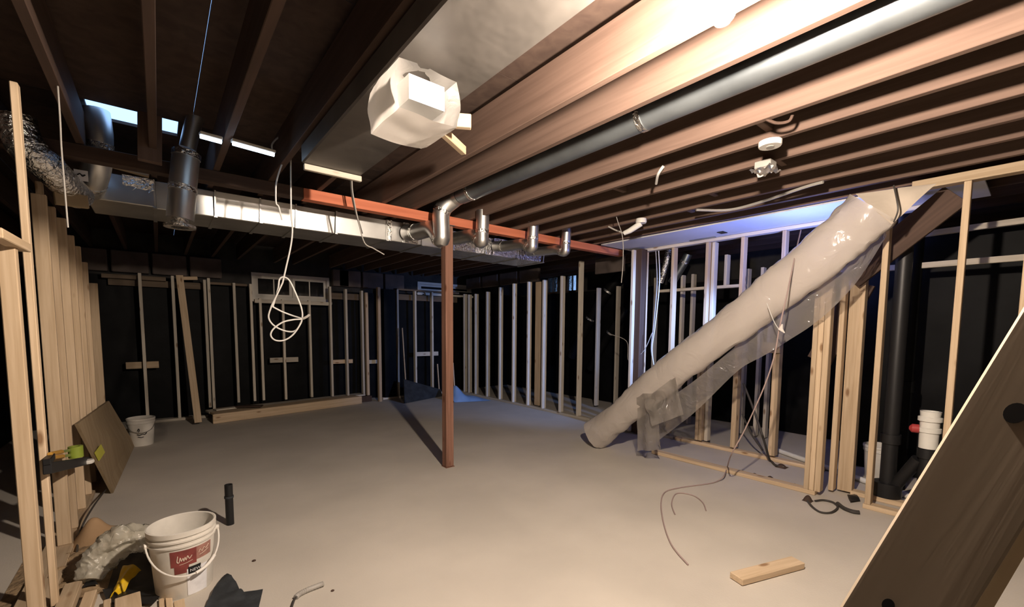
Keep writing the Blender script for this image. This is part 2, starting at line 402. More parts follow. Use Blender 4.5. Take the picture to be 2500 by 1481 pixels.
# earth-filled window wells outside keep both back windows dark
well = MB()
for x0, x1, z0, z1 in ((x1a, x1b, z1a, z1b), (x2a, x2b, z2a, z2b)):
    well.box((x0 - .3, 9.5, z0 - .3), (x1 + .3, 9.55, z1 + .6)); well.box((x0 - .3, 8.96, z1 + .3), (x1 + .3, 9.5, z1 + .34)); well.box((x0 - .3, 8.96, z0 - .34), (x1 + .3, 9.5, z0 - .3))
    well.box((x0 - .34, 8.96, z0 - .3), (x0 - .3, 9.5, z1 + .3)); well.box((x1 + .3, 8.96, z0 - .3), (x1 + .34, 9.5, z1 + .3))
wo = well.build('trim_1', M['darkwall']); tag(wo, 'dark window wells outside the back wall windows', 'window well', kind='structure')

# left: foundation and a row of studs seen edge on
wall_left = wallbox('wall_left', [((-1.75, -2.8, 0), (-1.55, 8.75, ZT))], 'row of bare pale studs along the left side before dark foundation', M['darkwall'])
k = 0
tops = [(124, 489), (150, 523), (173, 548), (188, 583), (201, 606), (213, 640), (236, 690)]
for u, (ut, vt) in zip((142, 161, 184, 201, 215, 229, 250), tops):
    p = PX(u, 876, -.50); zt = PX(ut, vt, -.50).z
    fw_ = {142: .066, 161: .09, 184: .11, 201: .12}.get(u, .14)
    plank('stud', M['stud'], (-.50 - fw_ / 2, p.y + .019, .04), (-.50 - fw_ / 2, p.y + .019, zt), fw_, .038, (1, 0, 0), wall_left, jit=.01)
plank('stud', M['stud'], (-.555, 4.12, .04), (-.555, 4.12, PY(86, 442, 4.12).z), .035, .03, (1, 0, 0), wall_left)
plank('stud', M['stud'], (-.470, 3.085, .04), (-.470, 3.085, H - .005), .027, .05, (1, 0, 0), wall_left)
plank('stud', M['stud'], (-.476, 2.75, .04), (-.476, 2.75, 1.79), .052, .05, (1, 0, 0), wall_left)
plank('stud', M['stud'], (-.62, 2.50, .04), (-.62, 2.50, 1.74), .06, .038, (1, 0, 0), wall_left)
plank('blocking', M['stud'], PX(-18, 566, -.455), PX(56, 604, -.455), .05, .038, (1, 0, 0), wall_left)
plank('bottom_plate', M['stud'], (-.56, 2.2, .02), (-.56, 6.3, .02), .14, .038, (1, 0, 0), wall_left)
MB().grid(lambda a, b: (-1.50 + .02 * noise.noise(V((b * 6, a * 9, 1))), 2.0 + 6.6 * a, .01 + 2.3 * b), 20, 12).build('plastic_sheet', M['black'], wall_left, smooth=True)

wall_front = wallbox('wall_front', [((-2.2, -3.0, 0), (7.8, -2.8, ZT))], 'dark foundation wall behind the viewpoint', M['darkwall'])

# right: outer foundation with two small daylight windows, inner stud rows
XO = 7.35
wy = sorted([PX(1335, 695, XO).y, PX(1362, 695, XO).y]); wy2 = sorted([PX(1382, 695, XO).y, PX(1408, 695, XO).y])
zw0, zw1 = PX(1370, 714, XO).z, PX(1370, 672, XO).z
segs = [((XO, -2.8, 0), (XO + .08, 8.75, zw0)), ((XO, -2.8, zw1), (XO + .08, 8.75, ZT)), ((XO, -2.8, zw0), (XO + .08, wy2[0], zw1)),
        ((XO, wy2[1], zw0), (XO + .08, wy[0], zw1)), ((XO, wy[1], zw0), (XO + .08, 8.75, zw1))]
wall_right = wallbox('wall_right', segs, 'right side framing of pale studs before a dark outer foundation', M['darkwall'])
for n_, (p, q) in zip(('window_3', 'window_4'), (wy, wy2)):
    r = empty(n_, (XO + .01, p, zw0)); tag(r, 'small daylit blue window beyond the right studs, ' + ('the one nearer the red post' if n_ == 'window_3' else 'the one nearer the plastic chute'), 'window', kind='structure')
    f = MB(); L_ = q - p; Z_ = zw1 - zw0
    f.box((0, .002, .002), (.06, .03, Z_ - .002)); f.box((0, L_ - .03, .002), (.06, L_ - .002, Z_ - .002)); f.box((0, .03, .002), (.06, L_ - .03, .03)); f.box((0, .03, Z_ - .03), (.06, L_ - .03, Z_ - .002))
    f.box((.01, L_ / 2 - .008, .03), (.05, L_ / 2 + .008, Z_ - .03)); f.build('window_frame', M['brown'], r)
    MB().box((.02, .03, .03), (.026, L_ - .03, Z_ - .03)).build('pane', M['glass'], r)
XF = 5.22
def fstud(u, v, z0=.04, z1=2.20, X=XF, mat='stud_grey', wdt=.038, dep=.089):
    y = PX(u, v, X).y
    plank('stud', M[mat], (X + dep/2, y, z0), (X + dep/2, y, z1), wdt, dep, (0, 1, 0), wall_right, jit=.03)
for u, z1 in ((1132, 2.20), (1143, 2.18), (1159, 2.18), (1187, 2.20), (1218, 2.26), (1251, 2.30), (1287, 2.30), (1324, 2.30), (1367, 2.33)): fstud(u, 850, .04, z1)
fstud(1312, 850, .04, 2.30, X=5.36, mat='stud', wdt=.14, dep=.04)
fstud(1411, 850, .04, 2.53)
fstud(1455, 850, .04, 2.20, 6.2); fstud(1503, 830, .04, 2.20, 6.2)
fstud(1541, 740, .04, 2.52, 5.0); 
plank('post', M['brown'], (5.12, PX(1557, 740, 5.06).y, .02), (5.12, PX(1557, 740, 5.06).y, 2.53), .09, .13, (0, 1, 0), wall_right)
for u in (1570, 1640, 1723, 1808, 1908): fstud(u, 700, .06, 2.515, mat='stud')
fstud(1738, 700, .06, 2.515, X=XF + .05, mat='stud_grey')
for u, v in ((1702, 1000), (1790, 1000), (1887, 950)): fstud(u, v, .06, 1.4 if u < 1880 else 1.25, mat='stud')
fstud(1772, 640, 2.03, 2.42, X=5.7); plank('blocking', M['stud_grey'], (5.72, 2.4, 2.01), (5.72, 3.6, 2.01), .089, .038, (1, 0, 0), wall_right)
for u in (1600, 1666, 1692, 1826, 1862, 1886): fstud(u, 640, .02, 2.28, X=6.2, mat='stud_grey')
plank('top_plate', M['stud_grey'], (XF + .045, .5, 2.536), (XF + .045, 3.55, 2.536), .089, .038, (1, 0, 0), wall_right)
plank('bottom_plate', M['stud'], (XF + .045, 1.35, .02), (XF + .045, 3.0, .02), .089, .038, (1, 0, 0), wall_right)
plank('bottom_plate', M['stud_grey'], (XF + .045, 3.02, .02), (XF + .045, 8.3, .02), .089, .038, (1, 0, 0), wall_right)
# rim blocks above the far right studs
for i in range(7):
    y = 4.0 + .62 * i
    if y + .57 > PX(1410, 695, 5.4).y and y < PX(1332, 695, 5.4).y: continue      # open bay before the daylit windows
    MB().box((5.40, y + .03, 2.32), (5.46, y + .57, 2.56)).build('insulation_batt', M['rim'], wall_right, bevel=.01)
for y0, y1, x in ((-2.6, 1.3, 5.75), (1.3, 4.6, 6.9), (4.6, 8.6, 6.9)):
    MB().grid(lambda a, b: (x + .025 * noise.noise(V((a * 7, b * 3, x))), y0 + (y1 - y0) * a, .01 + (2.35 if x < 6 else 2.22) * b), 24, 14).build('plastic_sheet', M['black'], wall_right, smooth=True)
# near wall X = 4.42
XN = 4.42
def nstud(u, v, z0=.04, z1=2.50, X=XN, mat='stud', wdt=.038, dep=.089):
    y = PX(u, v, X).y
    plank('stud', M[mat], (X + dep/2, y, z0), (X + dep/2, y, z1), wdt, dep, (0, 1, 0), wall_right, jit=.02)
    return y
yA = PX(1975, 1060, XN).y
zP = PX(2012, 672, XN).z
for k in range(2): plank('stud', M['stud'], (XN + .045, yA - .04 * k, .04), (XN + .045, yA - .04 * k, zP), .038, .089, (0, 1, 0), wall_right)
plank('stud', M['stud'], (XN + .045, yA - .08 - .004, .04), (XN + .045, yA - .084, zP), .044, .089, (0, 1, 0), wall_right)
nstud(2036, 1060, .02, zP, X=4.62); nstud(2064, 1060, .02, zP, X=4.70, wdt=.075); nstud(2082, 1060, .02, zP, X=4.70)
nstud(2129, 1060, .04, 2.27); nstud(2310, 1060); nstud(2497, 760)
plank('bottom_plate', M['stud'], (XN + .045, PX(1590, 1105, XN).y, .02), (XN + .045, yA - .07, .02), .089, .038, (1, 0, 0), wall_right)
plank('bottom_plate', M['stud'], (XN + .045, PX(2105, 1240, XN).y, .02), (XN + .045, -1.5, .02), .089, .038, (1, 0, 0), wall_right)
plank('top_plate', M['stud'], (XN + .045, .70, 2.535), (XN + .045, -1.5, 2.535), .089, .066, (1, 0, 0), wall_right)
plank('bottom_plate', M['stud'], (4.74, 1.0, .02), (4.74, .2, .02), .089, .038, (1, 0, 0), wall_right)
plank('blocking', M['stud'], PX(1862, 848, XF - .02), PX(1905, 848, XF - .02), .12, .038, (0, 0, 1), wall_right)
plank('blocking', M['stud_grey'], (5.25, 1.0, 2.03), (5.25, -.3, 2.03), .05, .04, (0, 0, 1), wall_right)
plank('blocking', M['stud_grey'], (5.45, .95, 2.33), (5.45, -.4, 2.36), .05, .04, (0, 0, 1), wall_right)

# ================================================================== OBJECTS
# red-brown post
pb = V((2.300, 3.880, 0)); r = empty('support_post', pb); tag(r, 'reddish brown timber post standing alone under the orange beam', 'post')
plank('shaft', M['post'], pb + V((0, 0, .008)), pb + V((0, 0, 2.475)), .088, .088, (1, 0, 0), r)
MB().box((-.05, -.05, .0), (.05, .05, .007)).build('base_plate', M['post'], r)
MB().box((-.06, -.06, 2.4765), (.06, .06, 2.4815)).build('cap_plate', M['galvdark'], r)

# main rectangular duct
DY0, DY1, DZ0, DZ1 = 4.30, 4.85, 2.345, 2.545
du = empty('main_duct', (-.36, DY0, DZ0)); tag(du, 'long rectangular galvanised sheet metal trunk duct hanging below the joists', 'duct')
TILT = [.0, .026, .042, .044, .036, .028, .024, .024, .03, .035, .035]
xsec = [-.36, .02, .40, .72, 1.0, 1.35, 1.85, 2.25, 2.65, 3.1, 3.6, 4.05]
for i in range(len(xsec) - 1):
    b0 = xsec[i] + .36; b1 = xsec[i+1] + .36 - .003
    y_in = .02 * (i % 3 == 1)
    m = MB().box((b0, y_in, .0), (b1, DY1 - DY0, DZ1 - DZ0))
    m.v = [(p[0], p[1] + (TILT[i] if p[1] < .1 and p[2] < .1 else 0), p[2]) for p in m.v]     # front foot pushed back to shape the bulb's highlight
    mm = m.build('duct_section', M['galv'] if i < 8 else M['foil'], du, bevel=.006)
    c = MB().box((b1 - .012, y_in - .010, -.01), (b1 + .012, DY1 - DY0 + .004, -.001)); c.bar((b1, .020, .0), (b1, -.008, DZ1 - DZ0), .012, .008)
    c.build('drive_cleat', M['galv'], du)
for x0, x1 in ((-.16, .02), (1.84, 1.90), (2.02, 2.2), (2.5, 2.75), (2.95, 3.0), (3.2, 3.5)):
    MB().grid(lambda a, b: (x0 + .36 + (x1 - x0) * a, -.012 + .030 * (1 - b) + .006 * noise.noise(V((a * 9, b * 9, x0))), .0 + .2 * b), 10, 10).build('tape', M['foil'], du, smooth=True)

def round_duct(name, pts, r, label, mat='galv', bands=(), n=6, seg=20, cat='duct', r2=None, crimp=True):
    base = V(pts[0]); o = empty(name, base); tag(o, label, cat)
    pp = [q - base for q in smooth_path(pts, n)]
    MB().tube(pp, r, seg, caps=True).build('pipe', M[mat], o, smooth=True)
    for t in bands:
        i = max(1, min(len(pp) - 2, int(t * (len(pp) - 1)))); d = (pp[i + 1] - pp[i - 1]).normalized() * .018
        MB().tube([pp[i] - d, pp[i] + d], r * 1.05, seg).build('band', M['foil'], o, smooth=True)
    return o
YE = 3.66
def takeoff(u, vb, vt, r, label, pipe_up):
    p = PY(u, vb, YE); x = p.x; zt = PY(u, vt, YE).z
    round_duct('branch_duct', [(x - .06, 4.26, DZ0 + .095), (x - .05, 4.05, DZ0 + .07), (x - .02, YE + .14, DZ0 + .06), (x, YE + .015, p.z - .02), (x, YE, p.z + .06), (x, YE - .01, zt)] + pipe_up, r, label, bands=(.12, .42, .72))
p_ = PY(1080, 575, YE)
takeoff(1078, 578, 515, .080, 'short shiny metal elbow rising from trunk duct just left of the red post', [(2.19, 3.56, 2.655), (2.20, 3.46, 2.67)])
round_duct('branch_duct', [(2.20, 3.44, 2.67), (2.20, 1.2, 2.67), (2.20, -1.6, 2.67)], .085, 'long dull grey round duct running in the joist bay above the red post', mat='galvdark', bands=(.04, .46), n=8)
for u, vb, vt, r_, wh in ((1177, 585, 530, .066, 'first shiny elbow to the right of the red post'), (1300, 600, 553, .062, 'second shiny elbow to the right of the red post'), (1381, 610, 566, .055, 'third shiny elbow from the red post, at the duct end')):
    x_ = PY(u, vt, YE).x
    takeoff(u, vb, vt, r_, wh + ', off the trunk duct', [(x_, YE - .01, H + .06)])

# left ducts
round_duct('flexible_duct', [PY(38, 285, 3.75), PY(52, 335, 3.75), PY(78, 375, 3.75), PY(112, 402, 3.8), PY(150, 440, 3.9), PY(190, 478, 4.1)], .085, 'curved shiny metal duct behind the tall left stud', mat='foil', bands=(.3, .6))
round_duct('branch_duct', [PY(232, 270, 4.0), PY(240, 330, 4.0), PY(237, 400, 4.05), PY(228, 440, 4.15), PY(222, 462, 4.3)], .075, 'shiny round duct rising from left end of trunk duct', bands=(.35, .8))
q = [PY(482, 270, 3.72), PY(470, 310, 3.74), PY(458, 362, 3.76)]
oo = round_duct('drop_duct', [PY(456, 372, 3.76), PY(449, 430, 3.76), PY(444, 490, 3.76), PY(440, 535, 3.76)], .078, 'fat round metal duct hanging in front of trunk duct with flanged lower end', bands=(.02, .55))
base = oo.location
MB().tube([p - base for p in smooth_path(q)], .048, 18).build('upper_pipe', M['galv'], oo, smooth=True)
pe = PY(439, 545, 3.76) - base
MB().lathe([(.05, .05), (.05, .0), (.09, -.012), (.09, -.03), (.05, -.03)], pe, 20).build('flange', M['foil'], oo, smooth=True)

# plenum panel under the joists with plastic capped duct
pa, pb_, pc = PF(735, 400, 2.45), PF(870, 428, 2.45), PF(1000, 290, 2.45)
x0, x1 = pa.x, pb_.x + .03; y1 = (pa.y + pb_.y) / 2; y0 = y1 - 2.1
pl = empty('return_plenum', (x0, y0, 2.45)); tag(pl, 'dark grey sheet metal plenum box under the joists with pale lower strip', 'duct')
MB().box((0, 0, 0), (x1 - x0, y1 - y0, .11)).build('box', M['greypanel'], pl, bevel=.008)
plank('pale_strip', M['stud_grey'], V((x0 + .01, y1 - .012, 2.43)), V((x1, y1 - .012, 2.43)), .035, .03, (0, 0, 1), pl)
# plastic wrapped duct end
c0 = PF(888, 318, 2.27)
wd0 = empty('wrapped_duct_end', c0); tag(wd0, 'open duct end wrapped in shiny white plastic below the plenum', 'duct')
ux, uy = .27, .30
def wrapfn(a, b):
    th = 2 * math.pi * b
    cx_, cz_ = math.cos(th), math.sin(th)
    s = 1 / max(abs(cx_), abs(cz_)); s = 1 + (s - 1) * .75
    e = 1 - .06 * max(0, a - .85) / .15
    n = .012 * noise.noise(V((a * 3, cx_ * 1.5, cz_ * 1.5)))
    return V((ux / 2 + (ux / 2 * cx_ * s) * e + n, -.26 + uy * a * 1.0, .085 + .095 * cz_ * s * e + n * .6))
g = MB().grid(wrapfn, 14, 32); n0 = len(g.v); g.add([V((ux/2, 0.05, .085))], [])
for j in range(32): g.f.append((j * 15 + 14, (j + 1) * 15 + 14, n0))
wob = g.build('plastic_wrap', M['wrap'], wd0, smooth=True); wob.location = (.02, -.02, .0)
MB().box((.06, -.30, .03), (.21, -.06, .12)).build('duct_body', M['galv'], wd0)

# pale braces beside the wrapped end
def loose(name, mat, p0, p1, w_, t_, wd_, label, cat, group=None):
    o = plank(name, M[mat], p0, p1, w_, t_, wd_); tag(o, label, cat, group); return o
loose('wood_brace', 'stud', PF(1078, 318, H - .02), PF(1132, 368, H - .02), .05, .035, (0, 0, 1), 'short pale brace slanting against brown joist beside plastic wrapped duct', 'brace')
loose('wood_brace', 'stud', PF(1072, 292, H - .02), PF(1150, 298, H - .02), .07, .035, (0, 0, 1), 'short pale wood piece above the slanting brace', 'brace')
loose('ledger_strip', 'ply', PY(100, 352, 4.2), PY(198, 362, 4.2), .05, .03, (0, 0, 1), 'short ochre wood strip behind the hanging white cord', 'strip')
loose('ledger_strip', 'ply', PY(262, 380, 4.25), PY(368, 412, 4.25), .06, .04, (0, 0, 1), 'long ochre wood strip on top of the trunk duct', 'strip')
loose('ledger_strip', 'ply', PY(262, 400, 4.15), PY(364, 428, 4.15), .03, .04, (0, 0, 1), 'lower thin ochre strip beneath the long strip on the duct', 'strip')
loose('hanger_post', 'joist', PY(366, 280, 3.66), PY(366, 396, 3.66), .12, .05, (1, 0, 0), 'brown hanging post crossing the bright ceiling gap', 'post')
loose('ply_scrap', 'ply', PY(132, 482, 3.9), PY(215, 494, 3.95), .08, .03, (0, 0, 1), 'pale plywood scrap fixed under left end of the trunk duct', 'board')
tg = empty('warning_tag', PY(198, 428, 3.9)); tag(tg, 'small white square tag with black marks beside the left duct', 'tag')
MB().box((-.032, -.004, -.032), (.032, .004, .032)).build('card', M['label_white'], tg)
m = MB(); m.bar((-.018, -.006, -.002), (-.004, -.006, .010), .006, .003, (0, 0, 1)); m.bar((-.004, -.006, .010), (.006, -.006, -.006), .006, .003, (0, 0, 1)); m.bar((.006, -.006, -.006), (.020, -.006, .006), .006, .003, (0, 0, 1)); m.build('print', M['black_print'], tg)

# cool LED strips high over the duct
for (u, v), lab in (((515, 336), 'small glowing blue white strip lamp nearest the drop duct'), ((620, 361), 'long glowing blue white strip lamp above the coiled cable')):
    p = PF(u, v, H - .02); s = empty('strip_lamp', p, math.radians(8)); tag(s, lab, 'lamp')
    L_ = .055 if u < 600 else .12
    MB().box((-L_, -.02, .0), (L_, .02, .018)).build('housing', M['white'], s, bevel=.003)
    MB().tube([(-L_ * .95, 0, -.008), (L_ * .95, 0, -.008)], .012, 10).build('tube', M['strip'], s, smooth=True)

# the bare work bulb under the joists
bp_ = V((1.29, .64, 2.385)); wl = empty('work_lamp', bp_); tag(wl, 'bare bulb work lamp hanging from the joists', 'lamp')
MB().lathe([(.004, -.062), (.02, -.058), (.032, -.042), (.036, -.02), (.033, .0), (.022, .025), (.015, .04)], (0, 0, 0), 20).build('bulb', M['bulb'], wl, smooth=True)
MB().lathe([(.0, .115), (.014, .11), (.019, .095), (.019, .045), (.016, .042), (.0, .042)], (0, 0, 0), 16).build('socket', M['blackmat'], wl, smooth=True)
MB().tube(smooth_path([(0, 0, .11), (.01, .01, .14), (.05, .0, .18), (.28, .0, .215)]), .006, 8).build('lead', M['cabd'], wl, smooth=True)

# added lamp hidden behind the chute, turns studs and ceiling strip blue
fp = V((4.64, 1.22, 1.86)); fd = empty('flood_light', fp, math.radians(-12)); fd.rotation_euler.x = math.radians(34); tag(fd, 'cool white floodlight hidden behind the plastic chute in the corridor', 'lamp')
MB().box((-.13, -.05, -.09), (.13, -.006, .09)).build('housing', M['blackmat'], fd, bevel=.006)
MB().box((-.11, -.0058, -.07), (.11, .004, .07)).build('lens', M['led'], fd)
MB().box((-.136, -.006, -.10), (-.131, .17, .10)).build('barn_door', M['blackmat'], fd)  # added shields keep the blue off the open floor and back wall
MB().box((-.13, -.006, -.10), (.13, .15, -.094)).build('barn_door', M['blackmat'], fd)
MB().box((-.14, -.035, -.02), (-.131, -.015, .30)).build('bracket', M['steel'], fd)

sl = bpy.data.lights.new('flood_beam', 'SPOT'); sl.energy = BEAM; sl.color = (.27, .45, 1.0); sl.spot_size = math.radians(56); sl.spot_blend = 1.0; sl.shadow_soft_size = .06  # added unseen spot, throws blue on far floor and studs
so = bpy.data.objects.new('flood_beam', sl); COL.objects.link(so); bp0 = fp + V((.05, .20, -.06)); so.location = bp0
so.rotation_euler = (V((5.15, 5.2, 1.2)) - bp0).to_track_quat('-Z', 'Y').to_euler()
# ------------------------------------------------------------------ plastic chute
XC = 4.16
cl = [(1452, 1068), (1510, 1015), (1600, 938), (1750, 822), (1900, 704), (2040, 592), (2098, 540), (2132, 506)]
pts = [PX(u, v, XC) for u, v in cl]; pts[0].z = .13
sm = smooth_path(pts, 8); base = V((sm[0].x, sm[0].y, 0)); ch = empty('plastic_chute', base)
tag(ch, 'milky plastic wrapped chute slanting from floor to ceiling before the right wall', 'chute')
nS = len(sm)
def crumple(q, p, i, k):
    d = (q - p); t = i / (nS - 1)
    a = noise.noise(q * 4.5) * .12 - abs(noise.noise(q * 8)) * .20 + noise.noise(q * 15) * .05 + .05
    fl_ = 1 + (.22 * (1 - t / .12) if t < .12 else 0)
    r_ = p + d * (fl_ + a)
    if r_.z < .012: r_.z = .012
    if r_.z > H - .015: r_.z = H - .015
    return r_
MB().tube([p - base + base for p in sm], [.165 + .03 * (i / nS) for i in range(nS)], 28, caps=False, ry=.115, up=(0, 0, 1), rfun=crumple).build('film_tube', M['milky'], None, smooth=True)
ft = bpy.data.objects['film_tube']; ft.parent = ch; ft.location = -base
low = [(1560, 1055), (1620, 985), (1700, 925), (1800, 842), (1860, 795), (1930, 745), (2000, 700), (2080, 635), (2160, 562)]
sk = [(1575, 1100), (1640, 1050), (1705, 998), (1800, 906), (1858, 872), (1930, 828), (2010, 772), (2090, 690), (2165, 575)]
A_ = smooth_path([PX(u, v, XC + .07) for u, v in low], 6); B_ = smooth_path([PX(u, v, XC + .14) for u, v in sk], 6); nn = len(A_)
def skf(a, b):
    i = min(nn - 1, int(round(a * (nn - 1)))); p = A_[i].lerp(B_[i], b)
    n = noise.noise(p * 5) * .035 * b + noise.noise(p * 17) * .012
    p = p + V((n, 0, .4 * n)); p.z = max(p.z, .01); return p - base
MB().grid(skf, nn - 1, 8).build('film_skirt', M['clear'], ch, smooth=True)
f4 = [PX(1572, 975, XC - .12), PX(1648, 918, XC - .1), PX(1668, 1012, XC - .14), PX(1592, 1040, XC - .16)]
def flap(a, b):
    p = f4[0].lerp(f4[1], a).lerp(f4[3].lerp(f4[2], a), b); n = noise.noise(p * 9) * .05
    return p + V((n, n * .4, 0)) - base
MB().grid(flap, 10, 10).build('film_flap', M['clear'], ch, smooth=True)
f5 = [PX(2090, 474, 4.13), PX(2288, 449, 4.30), PX(2178, 548, 4.13)]
def endf(a, b):
    p = f5[0].lerp(f5[1], a).lerp(f5[2].lerp(f5[1], a), b); n = noise.noise(p * 6) * .03
    return p + V((n - .02, 0, 0)) - V((.05 * math.sin(math.pi * b) * (1 - a), 0, 0)) - base
MB().grid(endf, 10, 8).build('film_end', M['endfilm'], ch, smooth=True)
f6 = [PX(1555, 960, XC - .1), PX(1600, 960, XC - .12), PX(1612, 1098, XC - .1), PX(1556, 1100, XC - .1)]
def hang(a, b):
    p = f6[0].lerp(f6[1], a).lerp(f6[3].lerp(f6[2], a), b); n = .03 * math.sin(a * 9) * b + noise.noise(p * 8) * .02
    p = p + V((n, 0, 0)); p.z = max(p.z, .01); return p - base
MB().grid(hang, 10, 12).build('film_tail', M['clear'], ch, smooth=True)

# brown stair stringer behind the near wall
loose('stair_stringer', 'brown', PX(2075, 680, 4.63), PX(2335, 475, 4.63), .20, .04, (0, 0, 1), 'dark brown stringer board slanting behind the right studs, parallel to plastic chute', 'stringer')
loose('stair_stringer', 'brown', PX(2000, 880, 4.85), PX(2105, 690, 4.85), .20, .04, (0, 0, 1), 'lower dark brown board slanting behind the built up stud post', 'stringer')

# ------------------------------------------------------------------ foreground leaning planks, right
def cpt(u, v, zc): return CAM + ray(u, v) * zc
def lean(name, c0, c1, w_, t_, mat, zc):
    p0 = cpt(*c0, zc); p1 = cpt(*c1, zc); d = (p1 - p0).normalized()
    t = -p0.z / d.z; p0 = p0 + d * (t + .02); p1 = p1 + d * ((H - .03 - p1.z) / d.z)
    view = ray((c0[0] + c1[0]) / 2 + 190, (c0[1] + c1[1]) / 2); wdir = d.cross(view).normalized()
    return p0, p1, wdir
p0, p1, wd_ = lean('x', (2205, 1481), (2500, 1000), 0, 0, None, .55)
fw = empty('leaning_plank', (p0.x, p0.y, 0)); tag(fw, 'wide dark brown plank leaning across the lower right corner, nearest the viewer', 'plank')
plank('board', M['dark_wood'], p0, p1, .099, .022, wd_, fw)
def disc_on(pc, rx, ry_, mat, name, parent, nrm_, updir):
    z = nrm_.normalized(); x = (updir - updir.dot(z) * z).normalized(); y = z.cross(x); m_ = MB()
    q = [pc + x * (rx * math.cos(2*math.pi*k/18)) + y * (ry_ * math.sin(2*math.pi*k/18)) for k in range(18)]
    q2 = [p - z * .003 for p in q]
    m_.add([p - V(parent.location) for p in q + q2], [tuple(range(18)), tuple(range(35, 17, -1))] + [(k, (k+1) % 18, 18 + (k+1) % 18, 18 + k) for k in range(18)])
    return m_.build(name, mat, parent)
nv = (p1 - p0).cross(wd_).normalized()
if nv.dot(ray(1250, 884)) > 0: nv = -nv
kc = cpt(2478, 1012, .55)
t_ = (kc - p0).dot(nv); kc = kc - nv * (t_ - .0125)
disc_on(kc, .014, .010, M['black_print'], 'knot_hole', fw, nv, (p1 - p0))
kc = cpt(2168, 1476, .55); kc = kc - nv * ((kc - p0).dot(nv) - .0125)
disc_on(kc, .008, .006, M['black_print'], 'knot_hole', fw, nv, (p1 - p0))
p0, p1, wd_ = lean('x', (2385, 1440), (2500, 1245), 0, 0, None, 1.0)
wd_ = (p1 - p0).cross(ray(1250, 884)).normalized()
loose('leaning_board', 'ply', p0, p1, .09, .02, wd_, 'narrow olive board leaning just behind the wide dark plank', 'board')
pr = PF(2490, 1345); rb = empty('lumber_offcut', (pr.x, pr.y, 0)); tag(rb, 'pale offcut standing on the floor at the lower right edge', 'offcut')
MB().box((-.08, -.05, .0), (.10, .07, .035)).build('block', M['stud'], rb, bevel=.003); MB().box((-.0, -.02, .036), (.06, .05, .16)).build('block', M['stud'], rb, bevel=.003)

# ------------------------------------------------------------------ big pail
bk = empty('plaster_pail', PF(452, 1432)); tag(bk, 'large open white plastic pail with red label in the lower left foreground', 'pail')
R0, R1, HB = .128, .150, .372
def rb_(z): return R0 + (R1 - R0) * z / HB
prof = [(.0, .006), (R0 - .004, .0), (R0, .006), (rb_(.285), .285), (rb_(.285) + .007, .287), (rb_(.297) + .007, .296), (rb_(.297), .299), (rb_(.315), .315), (rb_(.315) + .008, .317), (rb_(.327) + .008, .326), (rb_(.33), .329), (rb_(.345), .343), (R1 + .006, .345), (R1 + .007, .37), (R1, HB), (R1 - .006, HB - .003), (rb_(.3) - .006, .29), (R0 - .005, .012), (0, .012)]
MB().lathe(prof, (0, 0, 0), 48).build('body', M['pail'], bk, smooth=True)
toc = -V(bk.location); phi0 = math.atan2(toc.y, toc.x)       # bearing of the viewpoint as seen from the pail
def cyl(a, z, off=.0015): return V(((rb_(z) + off) * math.cos(phi0 + a), (rb_(z) + off) * math.sin(phi0 + a), z))
def patch(a0, a1, z0, z1, mat, name, off=.0015, parent=bk, shear=0, fn=None):
    f_ = fn or cyl
    return MB().grid(lambda s, t: f_(a0 + (a1 - a0) * s, z0 + (z1 - z0) * t + shear * s, off), 16, 3).build(name, M[mat], parent, smooth=True)
patch(-.40, .40, .185, .272, 'label_red', 'red_label'); patch(.40, 1.0, .20, .272, 'brown_lab', 'brown_label')
patch(-.30, .15, .145, .185, 'label_red', 'red_label_tip')
patch(.08, .80, .012, .162, 'label_white', 'white_label', .0022)
patch(.12, .54, .132, .172, 'black_print', 'black_label', .0032)
def textpatch(txt, a0, zc, size, mat, parent, fn, off, name='lettering', shear=0.0):
    cu = bpy.data.curves.new('lettering', 'FONT'); cu.body = txt; cu.size = size; cu.resolution_u = 3; cu.shear = shear
    to = bpy.data.objects.new('tmp', cu); COL.objects.link(to)
    dg = bpy.context.evaluated_depsgraph_get(); me = bpy.data.meshes.new_from_object(to.evaluated_get(dg))
    COL.objects.unlink(to); bpy.data.objects.remove(to)
    for v_ in me.vertices: v_.co = fn(a0 + v_.co.x / .14, zc + v_.co.y, off)
    me.materials.clear(); me.materials.append(M[mat])
    return mesh_obj(name, me, None, parent)
textpatch('NEW!', .17, .143, .022, 'label_white', bk, cyl, .0042)
def scrawl(pts, mat, parent, fn, r=.0022, name='lettering', off=.003):
    MB().tube(smooth_path([fn(a, z, off) for a, z in pts], 4), r, 5).build(name, M[mat], parent, smooth=True)
scrawl([(-0.17, 0.245), (-0.2, 0.215), (-0.14, 0.21), (-0.1, 0.235), (-0.07, 0.215), (-0.02, 0.23), (0.0, 0.213), (0.04, 0.233), (0.07, 0.216), (0.12, 0.237), (0.17, 0.22), (0.25, 0.235)], 'cream', bk, cyl)
scrawl([(-0.13, 0.195), (0.0, 0.198), (0.13, 0.202), (0.27, 0.208)], 'cream', bk, cyl, .0012)
scrawl([(0.47, 0.235), (0.53, 0.25), (0.59, 0.235), (0.67, 0.252), (0.75, 0.242), (0.87, 0.258)], 'cream', bk, cyl, .0015)
scrawl([(0.5, 0.22), (0.65, 0.225), (0.85, 0.235)], 'cream', bk, cyl, .0012)
hp = []
for i in range(25):
    t = i / 24; a = -1.45 + 2.9 * t; s = math.sin(math.pi * t)
    hp.append(V(((R1 + .012 + .02 * s) * math.cos(phi0 + a + .15), (R1 + .012 + .02 * s) * math.sin(phi0 + a + .15), .300 - .155 * s)))
hd = MB().tube(hp, .0045, 8).build('handle', M['white'], bk, smooth=True)
MB().tube(hp[13:19], .009, 10).build('grip', M['white'], hd, smooth=True)
